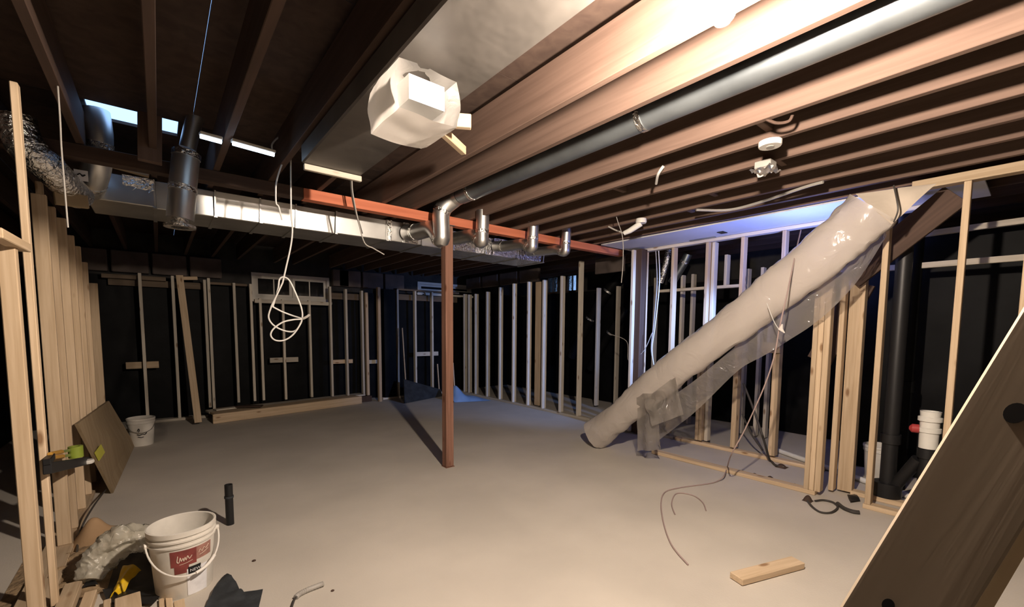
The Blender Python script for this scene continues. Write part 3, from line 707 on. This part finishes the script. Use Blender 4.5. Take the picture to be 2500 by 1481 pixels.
for s in (-1.45, 1.45):
    c = V(((R1 + .006) * math.cos(phi0 + s + .15), (R1 + .006) * math.sin(phi0 + s + .15), .30))
    MB().tube([c - V((math.cos(phi0 + s + .15), math.sin(phi0 + s + .15), 0)) * .012, c + V((math.cos(phi0 + s + .15), math.sin(phi0 + s + .15), 0)) * .012], .014, 12).build('handle_lug', M['pail'], bk, smooth=True)
# small far pail
b2 = empty('white_pail', PF(336, 1090) + V((.04, .1, 0))); tag(b2, 'small white pail with dark scrawled print near the back left corner', 'pail')
prof2 = [(.0, .006), (.108, .0), (.112, .006), (.128, .27), (.136, .275), (.136, .30), (.128, .31), (.14, .312), (.14, .335), (.13, .338), (.11, .02), (0, .02)]
MB().lathe(prof2, (0, 0, 0), 36).build('body', M['pail'], b2, smooth=True)
toc2 = -V(b2.location); phi2 = math.atan2(toc2.y, toc2.x)
def cyl2(a, z, off=.0015):
    r_ = .112 + .016 * z / .27; return V(((r_ + off) * math.cos(phi2 + a), (r_ + off) * math.sin(phi2 + a), z))
scrawl([(-.3, .19), (-.2, .22), (-.15, .20), (-.22, .18)], 'black_print', b2, cyl2, .005)
scrawl([(-.35, .15), (-.15, .14), (.05, .15), (.25, .145), (.4, .165)], 'black_print', b2, cyl2, .005)
scrawl([(-.3, .12), (-.05, .11), (.15, .115)], 'black_print', b2, cyl2, .004)
MB().tube(smooth_path([cyl2(-1.4, .28, .012), cyl2(-.7, .2, .02), cyl2(0, .17, .03), cyl2(.7, .2, .02), cyl2(1.4, .28, .012)]), .003, 6).build('handle', M['steel'], b2, smooth=True)
# third pail in the right bay
p3 = PX(2147, 1150, 5.45); b3 = empty('white_pail', (5.45, p3.y, 0)); tag(b3, 'pale green white pail standing behind the right studs beside black pipe', 'pail')
MB().lathe(prof2, (0, 0, 0), 28).build('body', M['pail'], b3, smooth=True)

# ------------------------------------------------------------------ leaning sheet at left, tools
s0, s1 = PF(277, 1202, .006), PF(330, 1085, .006); s2, s3 = PX(190, 1034, -.47), PX(266, 978, -.47)
nrm = (s1 - s0).cross(s2 - s0).normalized()
if nrm.x < 0: nrm = -nrm
sh = MB().add([s0, s1, s3, s2, s0 - nrm * .018, s1 - nrm * .018, s3 - nrm * .018, s2 - nrm * .018], [(0,1,2,3),(7,6,5,4),(0,4,5,1),(1,5,6,2),(2,6,7,3),(3,7,4,0)])

shb = sh.build('board', M['ply']); shb.name = 'plywood_sheet'; tag(shb, 'tan plywood sheet leaning against the left stud row', 'board')
def small(name, label, cat, loc, rz=0, group=None):
    o = empty(name, loc, rz); return tag(o, label, cat, group)
XT = -.475
a = PX(115, 1143, XT + .03); b = PX(212, 1124, XT + .03)
lv = small('black_bar', 'long black bar held level across the left studs near the leaning sheet', 'bar', a)
MB().bar((0, 0, 0), b - a, .055, .03, (0, 0, 1)).build('body', M['blackmat'], lv, bevel=.003)
MB().bar(V((0, -.002, .03)), V((0, .12, .03)), .03, .028, (0, 0, 1)).build('end_block', M['blackmat'], lv, bevel=.003)
ta = PX(185, 1102, XT + .05); tp = small('green_tape_roll', 'lime green tape roll on the black bar by the left studs', 'tape', ta)
MB().lathe([(.02, -.034), (.034, -.034), (.034, .034), (.02, .034), (.02, -.034)], (0, 0, 0), 24).build('roll', M['green'], tp, smooth=True)
tp.rotation_euler = (0, 0, 0)
for k, (c0_, c1_, lab) in enumerate((((122, 1108), (172, 1098), 'upper ochre handled chisel above the black bar'), ((126, 1118), (174, 1110), 'lower ochre handled chisel above the black bar'))):
    a = PX(*c0_, XT + .03); b = PX(*c1_, XT + .03); t0 = small('chisel', lab, 'chisel', a)
    d = b - a
    MB().tube([V((0, 0, 0)), d * .5, d * .55], [.010, .012, .008], 10).build('handle', M['orangeh'], t0, smooth=True)
    MB().bar(d * .552, d, .016, .004, (0, 0, 1)).build('blade', M['steel'], t0)
a = PX(215, 1126, XT + .05); o = MB().lathe([(0, -.012), (.03, -.012), (.034, 0), (.03, .012), (0, .012)], a, 16).build('tape_puck', M['white'], None, smooth=True); tag(o, 'round whitish puck at the right end of the black bar', 'puck')
u_ = (s1 - s0).normalized(); v_ = (s2 - s0)
c = s0 + v_ * .5 + u_ * .02 + nrm * .003
yt = MB().add([c, c + u_ * .30, c + u_ * .30 + v_ * .12, c + v_ * .12, c + nrm * .004, c + u_ * .30 + nrm * .004, c + u_ * .30 + v_ * .12 + nrm * .004, c + v_ * .12 + nrm * .004], [(3,2,1,0),(4,5,6,7),(0,1,5,4),(1,2,6,5),(2,3,7,6),(3,0,4,7)]).build('yellow_tape', M['yellowtape']); tag(yt, 'short yellow tape strip stuck on the leaning plywood sheet', 'tape')

# floor conduit stub and its dark pipe
ps = small('pipe_stub', 'black pipe stub standing up from the floor behind the large pail', 'pipe', PF(562, 1279))
MB().lathe([(.0, .0), (.026, .0), (.026, .30), (.021, .30), (.021, .05), (0, .05)], (0, 0, 0), 16).build('pipe', M['blackmat'], ps, smooth=True)
MB().lathe([(.027, .20), (.030, .20), (.030, .215), (.027, .215)], (0, 0, 0), 16).build('collar', M['darkcloth'], ps, smooth=True)
# hose offcut on floor
hs = [PF(712, 1482, .012), PF(722, 1458, .012), PF(745, 1442, .014), PF(790, 1424, .016)]
ho = small('hose_offcut', 'ribbed grey hose offcut on the floor right of the charcoal sheet', 'hose', hs[0]); hp2 = [p - hs[0] for p in smooth_path(hs, 14)]
MB().tube(hp2[14:], [.0125 + .0025 * (i % 2) for i in range(len(hp2[14:]))], 12).build('hose', M['cabg'], ho, smooth=True)
MB().tube(hp2[:15], .006, 8).build('wire_end', M['cabd'], ho, smooth=True)
# loose block
a = PF(1797, 1412, .022); b = PF(1948, 1372, .022)
loose('lumber_offcut', 'stud', a, b, .089, .038, (b - a).cross(V((0, 0, 1))), 'pale lumber offcut lying alone on the right foreground floor', 'offcut')
# charcoal sheet
def sheet(name, corners, z, mat, label, cat, amp=.02, n=14, sc=6, solid=.003):
    q = [PF(u, v, z) for u, v in corners]
    def f(a, b):
        p = q[0].lerp(q[1], a).lerp(q[3].lerp(q[2], a), b); nz = abs(noise.noise(p * sc)) * amp + abs(noise.noise(p * sc * 2.7)) * amp * .4
        return V((p.x, p.y, z + nz))
    o = MB().grid(f, n, n).build(name, M[mat], None, smooth=True, solid=solid); tag(o, label, cat); return o
sheet('charcoal_sheet', [(495, 1495), (548, 1405), (600, 1452), (590, 1520)], .008, 'darkcloth', 'crumpled charcoal felt sheet on floor right of the large pail', 'sheet', .05)
sheet('charcoal_sheet', [(575, 1500), (596, 1446), (642, 1439), (628, 1500)], .006, 'darkcloth', 'small squarish charcoal felt piece lying right of the crumpled one', 'sheet', .01)
# dark tray and bags beside the pail
sheet('black_sheet', [(300, 1312), (365, 1308), (400, 1440), (262, 1440)], .006, 'blackmat', 'black plastic sheet under the dusty bag beside the large pail', 'sheet', .015)
sheet('black_sheet', [(250, 1440), (420, 1425), (372, 1475), (262, 1470)], .018, 'blackmat', 'black plastic scrap in front of the dusty bag', 'sheet', .015)
sheet('black_sheet', [(165, 1400), (205, 1394), (240, 1430), (195, 1440)], .012, 'blackmat', 'crumpled small black plastic scrap left of the dusty bag', 'sheet', .03)
bgc = PF(300, 1398); bgo = small('dusty_bag', 'dusty translucent plastic bag slumped left of the large pail', 'bag', bgc)
rt = V((EX.x, EX.y, 0)); 
vd = V((bgc.x, bgc.y, 0)).normalized(); rdir = V((vd.y, -vd.x, 0))
path = [rdir * -.14 + V((0, 0, .03)) - vd * .05, rdir * -.11 + V((0, 0, .10)), rdir * -.04 + V((0, 0, .17)), rdir * .05 + V((0, 0, .19)), rdir * .13 + V((0, 0, .13)), rdir * .15 + V((0, 0, .05)) - vd * .02]
def bagf(q, p, i, k):
    d = q - p; r_ = p + d * (1.05 + .55 * noise.noise(q * 8 + V((3, 1, 2))) - .45 * abs(noise.noise(q * 16)) - .22 * abs(noise.noise(q * 34))); r_.z = max(r_.z, .008 - bgc.z); return r_
MB().tube(smooth_path(path, 14), [.035 + .060 * math.sin(math.pi * min(1, (i + 5) / 77)) for i in range(71)], 44, rfun=bagf).build('bag_body', M['bag'], bgo, smooth=True)
path2 = [rdir * .15 + V((0, 0, .06)), rdir * .19 + V((0, 0, .10)), rdir * .21 + V((0, 0, .17)), rdir * .19 + V((0, 0, .22))]
MB().tube(smooth_path(path2, 6), .03, 14, rfun=bagf, ry=.012).build('bag_fold', M['bag'], bgo, smooth=True)
yb = PF(288, 1420); yo = small('yellow_bag', 'bright yellow plastic packet beneath the dusty bag', 'bag', PF(280, 1460))
yq = [PF(300, 1385, .10), PF(345, 1392, .09), PF(290, 1455, .012), PF(268, 1462, .012)]
def yf(a, b):
    p = yq[0].lerp(yq[1], a).lerp(yq[3].lerp(yq[2], a), b); return p - V(yo.location) + V((0, 0, .03 * noise.noise(p * 20) + .03 * math.sin(a * 3.1)))
MB().grid(yf, 12, 12).build('packet', M['yellow'], yo, smooth=True, solid=.004)
# pale offcuts along bottom edge
def off(name, c0_, c1_, z, w_, t_, label, mat='stud', tilt=0):
    a = PF(*c0_, z); b = PF(*c1_, z); b.z += tilt
    loose(name, mat, a, b, w_, t_, (b - a).cross(V((0, 0, 1))), label, 'offcut')
off('lumber_offcut', (180, 1430), (140, 1530), .030, .07, .05, 'wide pale offcut in the bottom left corner, left of yellow packet', tilt=.0)
off('lumber_offcut', (222, 1450), (190, 1540), .022, .05, .04, 'narrow pale offcut just left of the yellow packet')
off('lumber_offcut', (262, 1468), (262, 1540), .016, .03, .03, 'thin pale offcut below the yellow packet')
off('lumber_offcut', (312, 1462), (318, 1560), .035, .10, .05, 'broad pale offcut below the black plastic scrap')
off('wood_shim', (394, 1462), (398, 1530), .010, .022, .012, 'first pale wood shim in front of the large pail')
off('wood_shim', (412, 1458), (420, 1530), .012, .028, .012, 'second pale wood shim in front of the large pail')
off('wood_shim', (437, 1466), (444, 1530), .010, .045, .012, 'third and widest pale wood shim in front of the large pail')
# kraft paper heap and sawdust
kp = PF(245, 1330)
def heap(c, rx, ry_, h_, name, mat, label, cat, kind=None, nz=.5, sc=9, n=22):
    def f(a, b):
        x = -1 + 2 * a; y = -1 + 2 * b; r_ = math.hypot(x, y); e = max(0, 1 - r_ * r_)
        p = V((c.x + x * rx, c.y + y * ry_, 0)); p.z = .003 + h_ * e * (1 + nz * noise.noise(p * sc)) ; return p
    o = MB().grid(f, n, n).build(name, M[mat], None, smooth=True); tag(o, label, cat, kind=kind); return o
heap(PF(250, 1318), .17, .17, .11, 'kraft_paper', 'paper', 'crumpled brown kraft paper by the left studs', 'paper', nz=1.0, sc=8)
heap(PF(180, 1385), .25, .45, .03, 'sawdust', 'dirt', 'brown sawdust and dirt along the foot of the left studs', 'sawdust', 'stuff', nz=1.2, sc=14, n=36)
cable('black_cable', [PF(258, 1195, .05), PF(225, 1240, .12), PF(196, 1295, .06), PF(188, 1345, .03)], .006, M['cabd'], 'black cable curving down to the kraft paper at left')
for (u, v, s_, lab) in ((620, 1369, .012, 'small dark crumb on floor right of the large pail'), (812, 1442, .010, 'tiny dark crumb on floor right of the hose offcut')):
    p = PF(u, v); o = MB().lathe([(0, .001), (s_, .002), (s_ * .8, s_ * .5), (0, s_ * .6)], p, 7).build('debris_crumb', M['brown'], None); tag(o, lab, 'debris')

# back left leaning stud and scraps
a = PY(484, 1031, 8.1); b = PY(438, 672, 8.2); a = PF(484, 1031, .045)
loose('leaning_stud', 'stud', a, PY(438, 672, 8.28), .089, .038, (1, 0, 0), 'wide pale stud leaning against the back wall left of the window', 'stud')
loose('ledger_strip', 'stud', PY(446, 679, 8.33), PY(482, 679, 8.33), .05, .038, (0, 0, 1), 'short pale strip at the top of the leaning stud', 'strip')
loose('timber_stick', 'stud', PF(990, 932, .6) if False else PY(990, 926, 8.05), PY(982, 800, 8.2), .02, .02, (1, 0, 0), 'thin pale stick leaning on back wall above the dark board', 'stick')
loose('timber_stick', 'stud', PF(1073, 964, .02), PY(1068, 888, 8.2), .022, .02, (1, 0, 0), 'short thin pale stick leaning just left of the red post', 'stick')
loose('timber_stick', 'stud', PY(1110, 952, 8.0), PY(1106, 885, 8.1), .022, .02, (1, 0, 0), 'thin pale stick showing just right of the red post above blue tarp', 'stick')
q = [PF(988, 984, .01), PF(1080, 966, .01), PY(1076, 950, 8.0), PY(986, 925, 8.0)]
db = MB().add(q + [p + V((0, .03, 0)) for p in q], [(0,1,2,3),(7,6,5,4),(0,4,5,1),(1,5,6,2),(2,6,7,3),(3,7,4,0)]).build('dark_board', M['darkcloth']); tag(db, 'charcoal board propped low against back wall left of the red post', 'board')
# small pieces on curb
for u0, v0, u1, v1, z, lab, mt in ((578, 992, 640, 990, .175, 'brown board scrap lying on the timber curb below the window', 'brown'), ((525, 1000, 575, 994, .16, 'flat pale scrap at the left end of the timber curb', 'stud_grey'))):
    a = PF(u0, v0, z); b = PF(u1, v1, z); loose('board_scrap', mt, a, b, .12, .02, (b - a).cross(V((0, 0, 1))), lab, 'scrap')
# blue tarp heap near the far corner
tb = PF(1118, 975)
def tarp(a, b):
    x = -.32 + 1.1 * a; y = -.25 + .5 * b
    hgt = .26 * math.exp(-((x + .12) / .20) ** 2) + .09 * math.exp(-((x - .3) / .35) ** 2)
    p = V((tb.x - .05 + x * .62, tb.y - .1 + y - .25 * x, 0)); p.z = .006 + hgt * max(0, 1 - (2 * b - 1) ** 2) * (1 + .25 * noise.noise(p * 7)); return p
to = MB().grid(tarp, 26, 14).build('blue_tarp', M['blue'], None, smooth=True); tag(to, 'pale blue tarp heaped on floor just right of the red post', 'tarp')

# ------------------------------------------------------------------ hanging cables
YC = 3.4
cw = small('coiled_cable', 'white cable hanging from the ceiling ending in a loose coil', 'cable', PY(710, 420, YC))
def rel(pts, o): return [PY(u, v, YC) - V(o.location) + V((0, d, 0)) for u, v, d in pts]
def pc(o, pts, r_, mat, name):
    MB().tube(smooth_path(rel(pts, o), 6), r_, 7).build(name, M[mat], o, smooth=True)
pc(cw, [(709, 285, 0), (710, 420, 0), (711, 520, 0), (714, 560, 0), (710, 600, 0), (699, 650, 0), (690, 690, 0)], .0055, 'cabw', 'drop')
pc(cw, [(690, 690, 0), (674, 725, .01), (663, 750, .02), (658, 775, .03), (672, 795, .03), (700, 808, .02), (722, 806, 0), (735, 780, -.02), (735, 755, -.02), (722, 720, -.02), (706, 685, -.01), (692, 676, 0), (683, 682, .01), (680, 705, .02), (668, 748, .03)], .0055, 'cabw', 'coil')
pc(cw, [(668, 748, .03), (690, 760, .02), (715, 770, .01), (734, 778, -.03), (715, 780, -.02), (690, 786, -.01), (668, 802, 0), (661, 818, 0), (672, 830, 0), (694, 830, 0), (715, 816, -.01), (732, 790, -.02), (735, 776, -.03)], .0055, 'cabw', 'coil')
pc(cw, [(736, 778, -.03), (744, 774, -.04), (752, 768, -.04)], .009, 'cabg', 'tape_end')
pc(cw, [(720, 280, .05), (735, 300, .05), (706, 316, .05), (680, 332, .05), (668, 346, .05), (668, 358, .05)], .006, 'cabg', 'loop')
pc(cw, [(706, 372, 0), (690, 398, .01), (677, 440, .02), (675, 470, .02), (676, 495, .02), (682, 503, .02), (690, 535, .02)], .0055, 'cabw', 'side_run')
cable('thin_cord', [PY(145, 140, 3.0) * 0 + V((PY(146, 280, 3.0).x, 3.0, H + .2)), PY(146, 280, 3.0), PY(150, 360, 3.0), PY(158, 460, 3.0), PY(166, 555, 3.0)], .0035, M['cabg'], 'thin pale cord hanging in front of the left studs', 'cord')
cable('hanging_wire', [V((PY(858, 438, 3.6).x, 3.6, zs - .004)), PY(859, 438, 3.6), PY(862, 475, 3.6), PY(875, 540, 3.6), PY(890, 592, 3.6), (PY(912, 606, 3.6)), PY(938, 621, 3.6)], .005, M['cabg'], 'grey wire with bent end hanging below pale plenum strip', 'wire')
cable('hanging_wire', [V((PY(856, 452, 3.66).x, 3.66, zs - .004)), PY(857, 452, 3.66), PY(864, 500, 3.66), PY(880, 556, 3.66), PY(884, 570, 3.66)], .008, M['cabd'], 'dark wire hanging beside the grey bent wire', 'wire')
cable('grey_cord', [PX(1496, 498, 3.6), PX(1508, 540, 3.6), PX(1520, 580, 3.6), PX(1521, 640, 3.6), PX(1517, 690, 3.6)], .004, M['cabg'], 'grey cord hanging from joists left of blue lit studs', 'cord')
cable('corridor_cable', [PX(1601, 612, 5.15), PX(1604, 690, 5.15), PX(1597, 780, 5.15), PX(1590, 850, 5.15), PX(1597, 895, 5.15)], .007, M['cabg'], 'left one of two pale cables hanging before the blue lit studs', 'cable')
cable('corridor_cable', [PX(1608, 612, 5.12), PX(1610, 690, 5.12), PX(1600, 790, 5.12), PX(1592, 850, 5.12), PX(1596, 890, 5.12)], .007, M['cabw'], 'right one of two pale cables hanging before the blue lit studs', 'cable')
cable('stud_wire', [PX(1488, 815, 5.1), PX(1530, 833, 5.1), PX(1535, 880, 5.1), PX(1570, 858, 5.1), PX(1592, 812, 5.1)], .005, M['cabg'], 'thin wire strung across studs left of the two hanging cables', 'wire')
XQ = 3.92
cable('pull_cord', [PX(1955, 562, 4.5), PX(1942, 620, 4.1), PX(1922, 715, XQ), PX(1903, 800, XQ), PX(1890, 870, XQ), PX(1865, 945, XQ), PX(1820, 1045, XQ), PX(1785, 1110, XQ), PF(1776, 1138, .05), PF(1768, 1160, .045), PF(1755, 1172, .012), PF(1730, 1180, .006), PF(1660, 1190, .006), PF(1625, 1200, .006), PF(1614, 1225, .006), PF(1620, 1275, .006), PF(1640, 1330, .006), PF(1680, 1378, .006)], .0055, M['cabp'], 'pale cord tied over the plastic chute and trailing onto the floor', 'cord', n=8)
cable('floor_cord', [PF(1648, 1255, .006), PF(1640, 1228, .006), PF(1652, 1204, .006), PF(1690, 1208, .006), PF(1715, 1225, .006), PF(1724, 1246, .006)], .005, M['cabp'], 'short dusty pink cord looped on floor beside trailing cord', 'cord')
cable('pull_cord', [PX(1872, 740, XQ + .02), PX(1890, 785, XQ), PX(1903, 805, XQ)], .003, M['cabw'], 'short thin white strand on plastic chute by the knot', 'cord')
kn = PX(1906, 803, XQ - .02); o = MB().tube([kn + V((0, -.03, -.03)), kn, kn + V((0, -.01, .04))], [.004, .016, .004], 8, rfun=lambda q, p, i, k: p + (q - p) * (1 + .8 * noise.noise(q * 60))).build('film_knot', M['wrap'], None, smooth=True); tag(o, 'crinkled plastic knot where the cord ties the plastic chute', 'knot')
cable('chute_tie', [PX(2182, 452, 4.08), PX(2190, 490, 4.05), PX(2192, 515, 4.05), PX(2182, 542, 4.08)], .005, M['cabd'], 'dark tie band round the top end of the plastic chute', 'band')
# cables along the joists at right
cable('joist_cable', [PF(1700, 512, H - .02), PF(1780, 512, H - .02), PF(1860, 492, H - .02), PF(1960, 458, H - .012), PF(2010, 444, H - .012)], .012, M['cabg'], 'grey cable sagging along the underside of the right joists', 'cable')
cable('joist_cable', [PF(1620, 405, H + .02), PF(1607, 425, H - .02), PF(1602, 448, H - .04)], .010, M['cabw'], 'short curved white cable dangling from the mid joists', 'cable')
cable('joist_cable', [PF(1865, 288, H + .01), PF(1895, 300, H - .015), PF(1925, 296, H - .015), PF(1935, 280, H + .01)], .008, M['brown'], 'dark cable loop stapled under the joist near the frame centre top', 'cable')
loose('loose_strip', 'stud', PF(1515, 392, H + .06), PF(1590, 381, H + .04), .04, .02, (0, 0, 1), 'pale wood strip projecting under the mid joists', 'strip')
# ceiling boxes
bx = small('ceiling_box', 'round white electrical ceiling box on the right joists', 'electrical box', PF(1880, 358, H - .035))
MB().lathe([(0, .0), (.058, .0), (.062, .006), (.062, .03), (0, .03)], (0, 0, 0), 22).build('body', M['white'], bx, smooth=True)
MB().lathe([(0, -.003), (.02, -.003), (.022, -.0002), (0, -.0002)], (0, 0, 0), 14).build('cover', M['cabg'], bx, smooth=True)
b5 = small('junction_box', 'dusty junction box with torn plastic on the right joists', 'electrical box', PF(1868, 412, H - .05))
MB().box((-.05, -.05, 0), (.05, .05, .045)).build('body', M['cabg'], b5, bevel=.004)
MB().grid(lambda a, b: V((-.08 + .16 * a, -.07 + .14 * b, -.01 - .03 * noise.noise(V((a * 5, b * 5, 2))))), 10, 10).build('torn_film', M['wrap'], b5, smooth=True)
lh = small('lamp_holder', 'white keyless lamp holder hanging beside the blue corridor ceiling', 'lamp holder', PF(1565, 545, H - .05))
MB().lathe([(0, 0), (.05, .0), (.055, .015), (.05, .045), (0, .045)], (0, 0, 0), 20).build('base', M['white'], lh, smooth=True)
MB().tube([(0, 0, .0), (-.04, .10, -.06), (-.06, .16, -.08)], [.03, .028, .022], 14).build('neck', M['pvc'], lh, smooth=True)
MB().tube(smooth_path([(-.06, .16, -.08), (-.10, .24, -.04), (-.14, .3, -.0)]), .008, 7).build('lead', M['cabg'], lh, smooth=True)
dh = small('blue_bracket', 'small metal bracket at the blue corridor ceiling edge', 'bracket', PX(1722, 578, 5.16))
MB().box((-.01, -.12, -.02), (.03, .20, .035)).build('plate', M['galvdark'], dh); MB().bar((0, .02, .036), (0, -.02, .11), .012, .012).build('pin', M['steel'], dh)

# ------------------------------------------------------------------ deep right side: flexible ducts and pipes
round_duct('flexible_duct', [PX(1395, 870, 6.5), PX(1430, 800, 6.5), PX(1470, 730, 6.5), PX(1512, 675, 6.6), PX(1545, 640, 6.7)], .10, 'upper shiny black jacketed duct slanting behind the far right studs', mat='black', bands=(.35, .6))
round_duct('flexible_duct', [PX(1440, 900, 6.6), PX(1475, 835, 6.6), PX(1505, 790, 6.6), PX(1530, 755, 6.7)], .08, 'lower shiny black jacketed duct slanting behind the far right studs', mat='black', bands=(.5,))
round_duct('foil_pipe', [PX(1612, 690, 6.0), PX(1627, 640, 6.0), PX(1634, 600, 6.0)], .05, 'short shiny pipe behind the first blue lit studs', mat='foil')
round_duct('foil_pipe', [PX(1640, 690, 6.0), PX(1668, 645, 6.0), PX(1680, 620, 6.0)], .06, 'dark elbow with shiny rim behind the second blue lit stud', mat='galvdark', bands=(.6,))
def cyl_v(name, x, y, z0, z1, r_, mat, label, cat='pipe', parts=None):
    o = small(name, label, cat, (x, y, z0)); L_ = z1 - z0
    MB().lathe([(0, 0), (r_, 0), (r_, L_), (r_ * .85, L_), (r_ * .85, L_ - .02), (0, L_ - .02)], (0, 0, 0), 22).build('pipe', M[mat], o, smooth=True)
    for z, rr, hh, mt, nm in parts or []:
        MB().lathe([(0, z), (rr, z), (rr, z + hh), (0, z + hh)], (0, 0, 0), 22).build(nm, M[mt], o, smooth=True)
    return o
g = PX(2252, 1255, 4.72)
y_ = g.y
zw = PX(2258, 1092, 4.72).z; zt = PX(2258, 1002, 4.72).z; L_ = zt - zw
st = cyl_v('drain_stack', 4.72, y_, .0, zw - .002, .050, 'blackmat', 'black drain pipe topped by a white valve fitting between the right studs', parts=[(.0, .075, .05, 'blackmat', 'floor_flange'), (zw - .08, .062, .075, 'blackmat', 'hub')])
MB().lathe([(0, zw), (.058, zw), (.060, zw + L_ * .42), (.072, zw + L_ * .44), (.072, zw + L_ * .55), (.060, zw + L_ * .57), (.060, zw + L_ * .72), (.074, zw + L_ * .74), (.074, zw + L_ * .84), (.060, zw + L_ * .86), (.064, zw + L_), (.05, zw + L_), (.05, zw + L_ * .9), (0, zw + L_ * .9)], (0, 0, 0), 28).build('valve_fitting', M['pvc'], st, smooth=True)
MB().tube([(-.02, .06, zw + L_ * .5), (-.03, .10, zw + L_ * .5), (-.03, .115, zw + L_ * .5)], [.035, .035, .015], 12).build('red_cap', M['red'], st, smooth=True)
y2 = PX(2165, 1180, 4.78).y
st2 = cyl_v('drain_stack', 4.80, y2, .0, 2.4, .055, 'blackmat', 'tall plain black drain pipe just left of the white valve fitting', parts=[(.0, .10, .16, 'blackmat', 'floor_hub'), (.5, .068, .08, 'blackmat', 'hub')])
cyl_v('drain_stack', 5.25, PX(2215, 900, 5.25).y, .0, 2.45, .05, 'black', 'tall glossy black pipe standing deep behind the right studs', parts=[(.9, .06, .1, 'black', 'hub')])
o = MB().tube([V((4.80, y2 - .03, .10)), V((4.76, (y2 + y_) / 2, .28)), V((4.73, y_ + .05, .42))], .045, 14).build('side_branch', M['blackmat'], st2, smooth=True); o.location = -V(st2.location)
a = PF(1885, 1094, .03); b = PF(1965, 1122, .03); d = (b - a)
wp = small('white_pipe', 'long white plastic pipe lying on floor behind the right studs', 'pipe', a)
MB().tube([V((0, 0, 0)) - d * .0, d * 4.2], .026, 14).build('pipe', M['pvc'], wp, smooth=True)
MB().tube([d * -.06, d * .12], .031, 14).build('coupling', M['pvc'], wp, smooth=True)
# corridor floor scraps
cs = [PF(1818, 935, 0)]
cable('black_cable', [PX(1815, 935, 5.1), PX(1840, 1000, 5.0), PX(1865, 1075, 4.9), PF(1880, 1125, .01), PF(1893, 1135, .012), PF(1915, 1140, .012)], .012, M['cabd'], 'thick black cable hanging to the floor beyond the right plate', 'cable')
cable('black_cable', [PX(1812, 1010, 5.3), PX(1835, 1060, 5.25), PX(1862, 1098, 5.2)], .010, M['cabd'], 'black cable slanting behind the thick black cable', 'cable')
heap(PF(1908, 1140), .05, .05, .03, 'rubble_lump', 'brown', 'dark lump at the end of the thick black cable', 'lump')
for (u, v, s_, lab) in ((1842, 1160, .03, 'dark debris lump on the floor strip between the right plates'), (1880, 1165, .022, 'smaller dark debris lump right of the first lump'), (1940, 1183, .02, 'dark debris lump next to the built up stud post')):
    heap(PF(u, v), s_, s_, s_ * .7, 'rubble_lump', 'brown', lab, 'lump', n=10)
# cord and strap tangle near the right wall
cable('black_strap', [PF(1972, 1222, .02), PF(1985, 1238, .012), PF(2005, 1250, .010), PF(2030, 1250, .010), PF(2045, 1238, .012), PF(2035, 1226, .014), PF(2010, 1220, .012), PF(1990, 1222, .012)], .008, M['cabd'], 'black strap loop on the floor beside built up stud post', 'strap')
o = heap(PF(1972, 1222), .035, .035, .045, 'strap_buckle', 'brown', 'small brown lump at left end of the black strap loop', 'buckle', n=10)
cable('black_strap', [PF(2045, 1228, .02), PF(2060, 1240, .015), PF(2080, 1248, .015), PF(2098, 1250, .018)], .016, M['cabd'], 'thick black strap end on floor by the right wall plate', 'strap')
sheet('black_scrap', [(2068, 1212), (2090, 1205), (2100, 1222), (2076, 1226)], .01, 'blackmat', 'small black scrap on floor left of the right stud', 'scrap', .02, n=6)
bpy.context.view_layer.update()
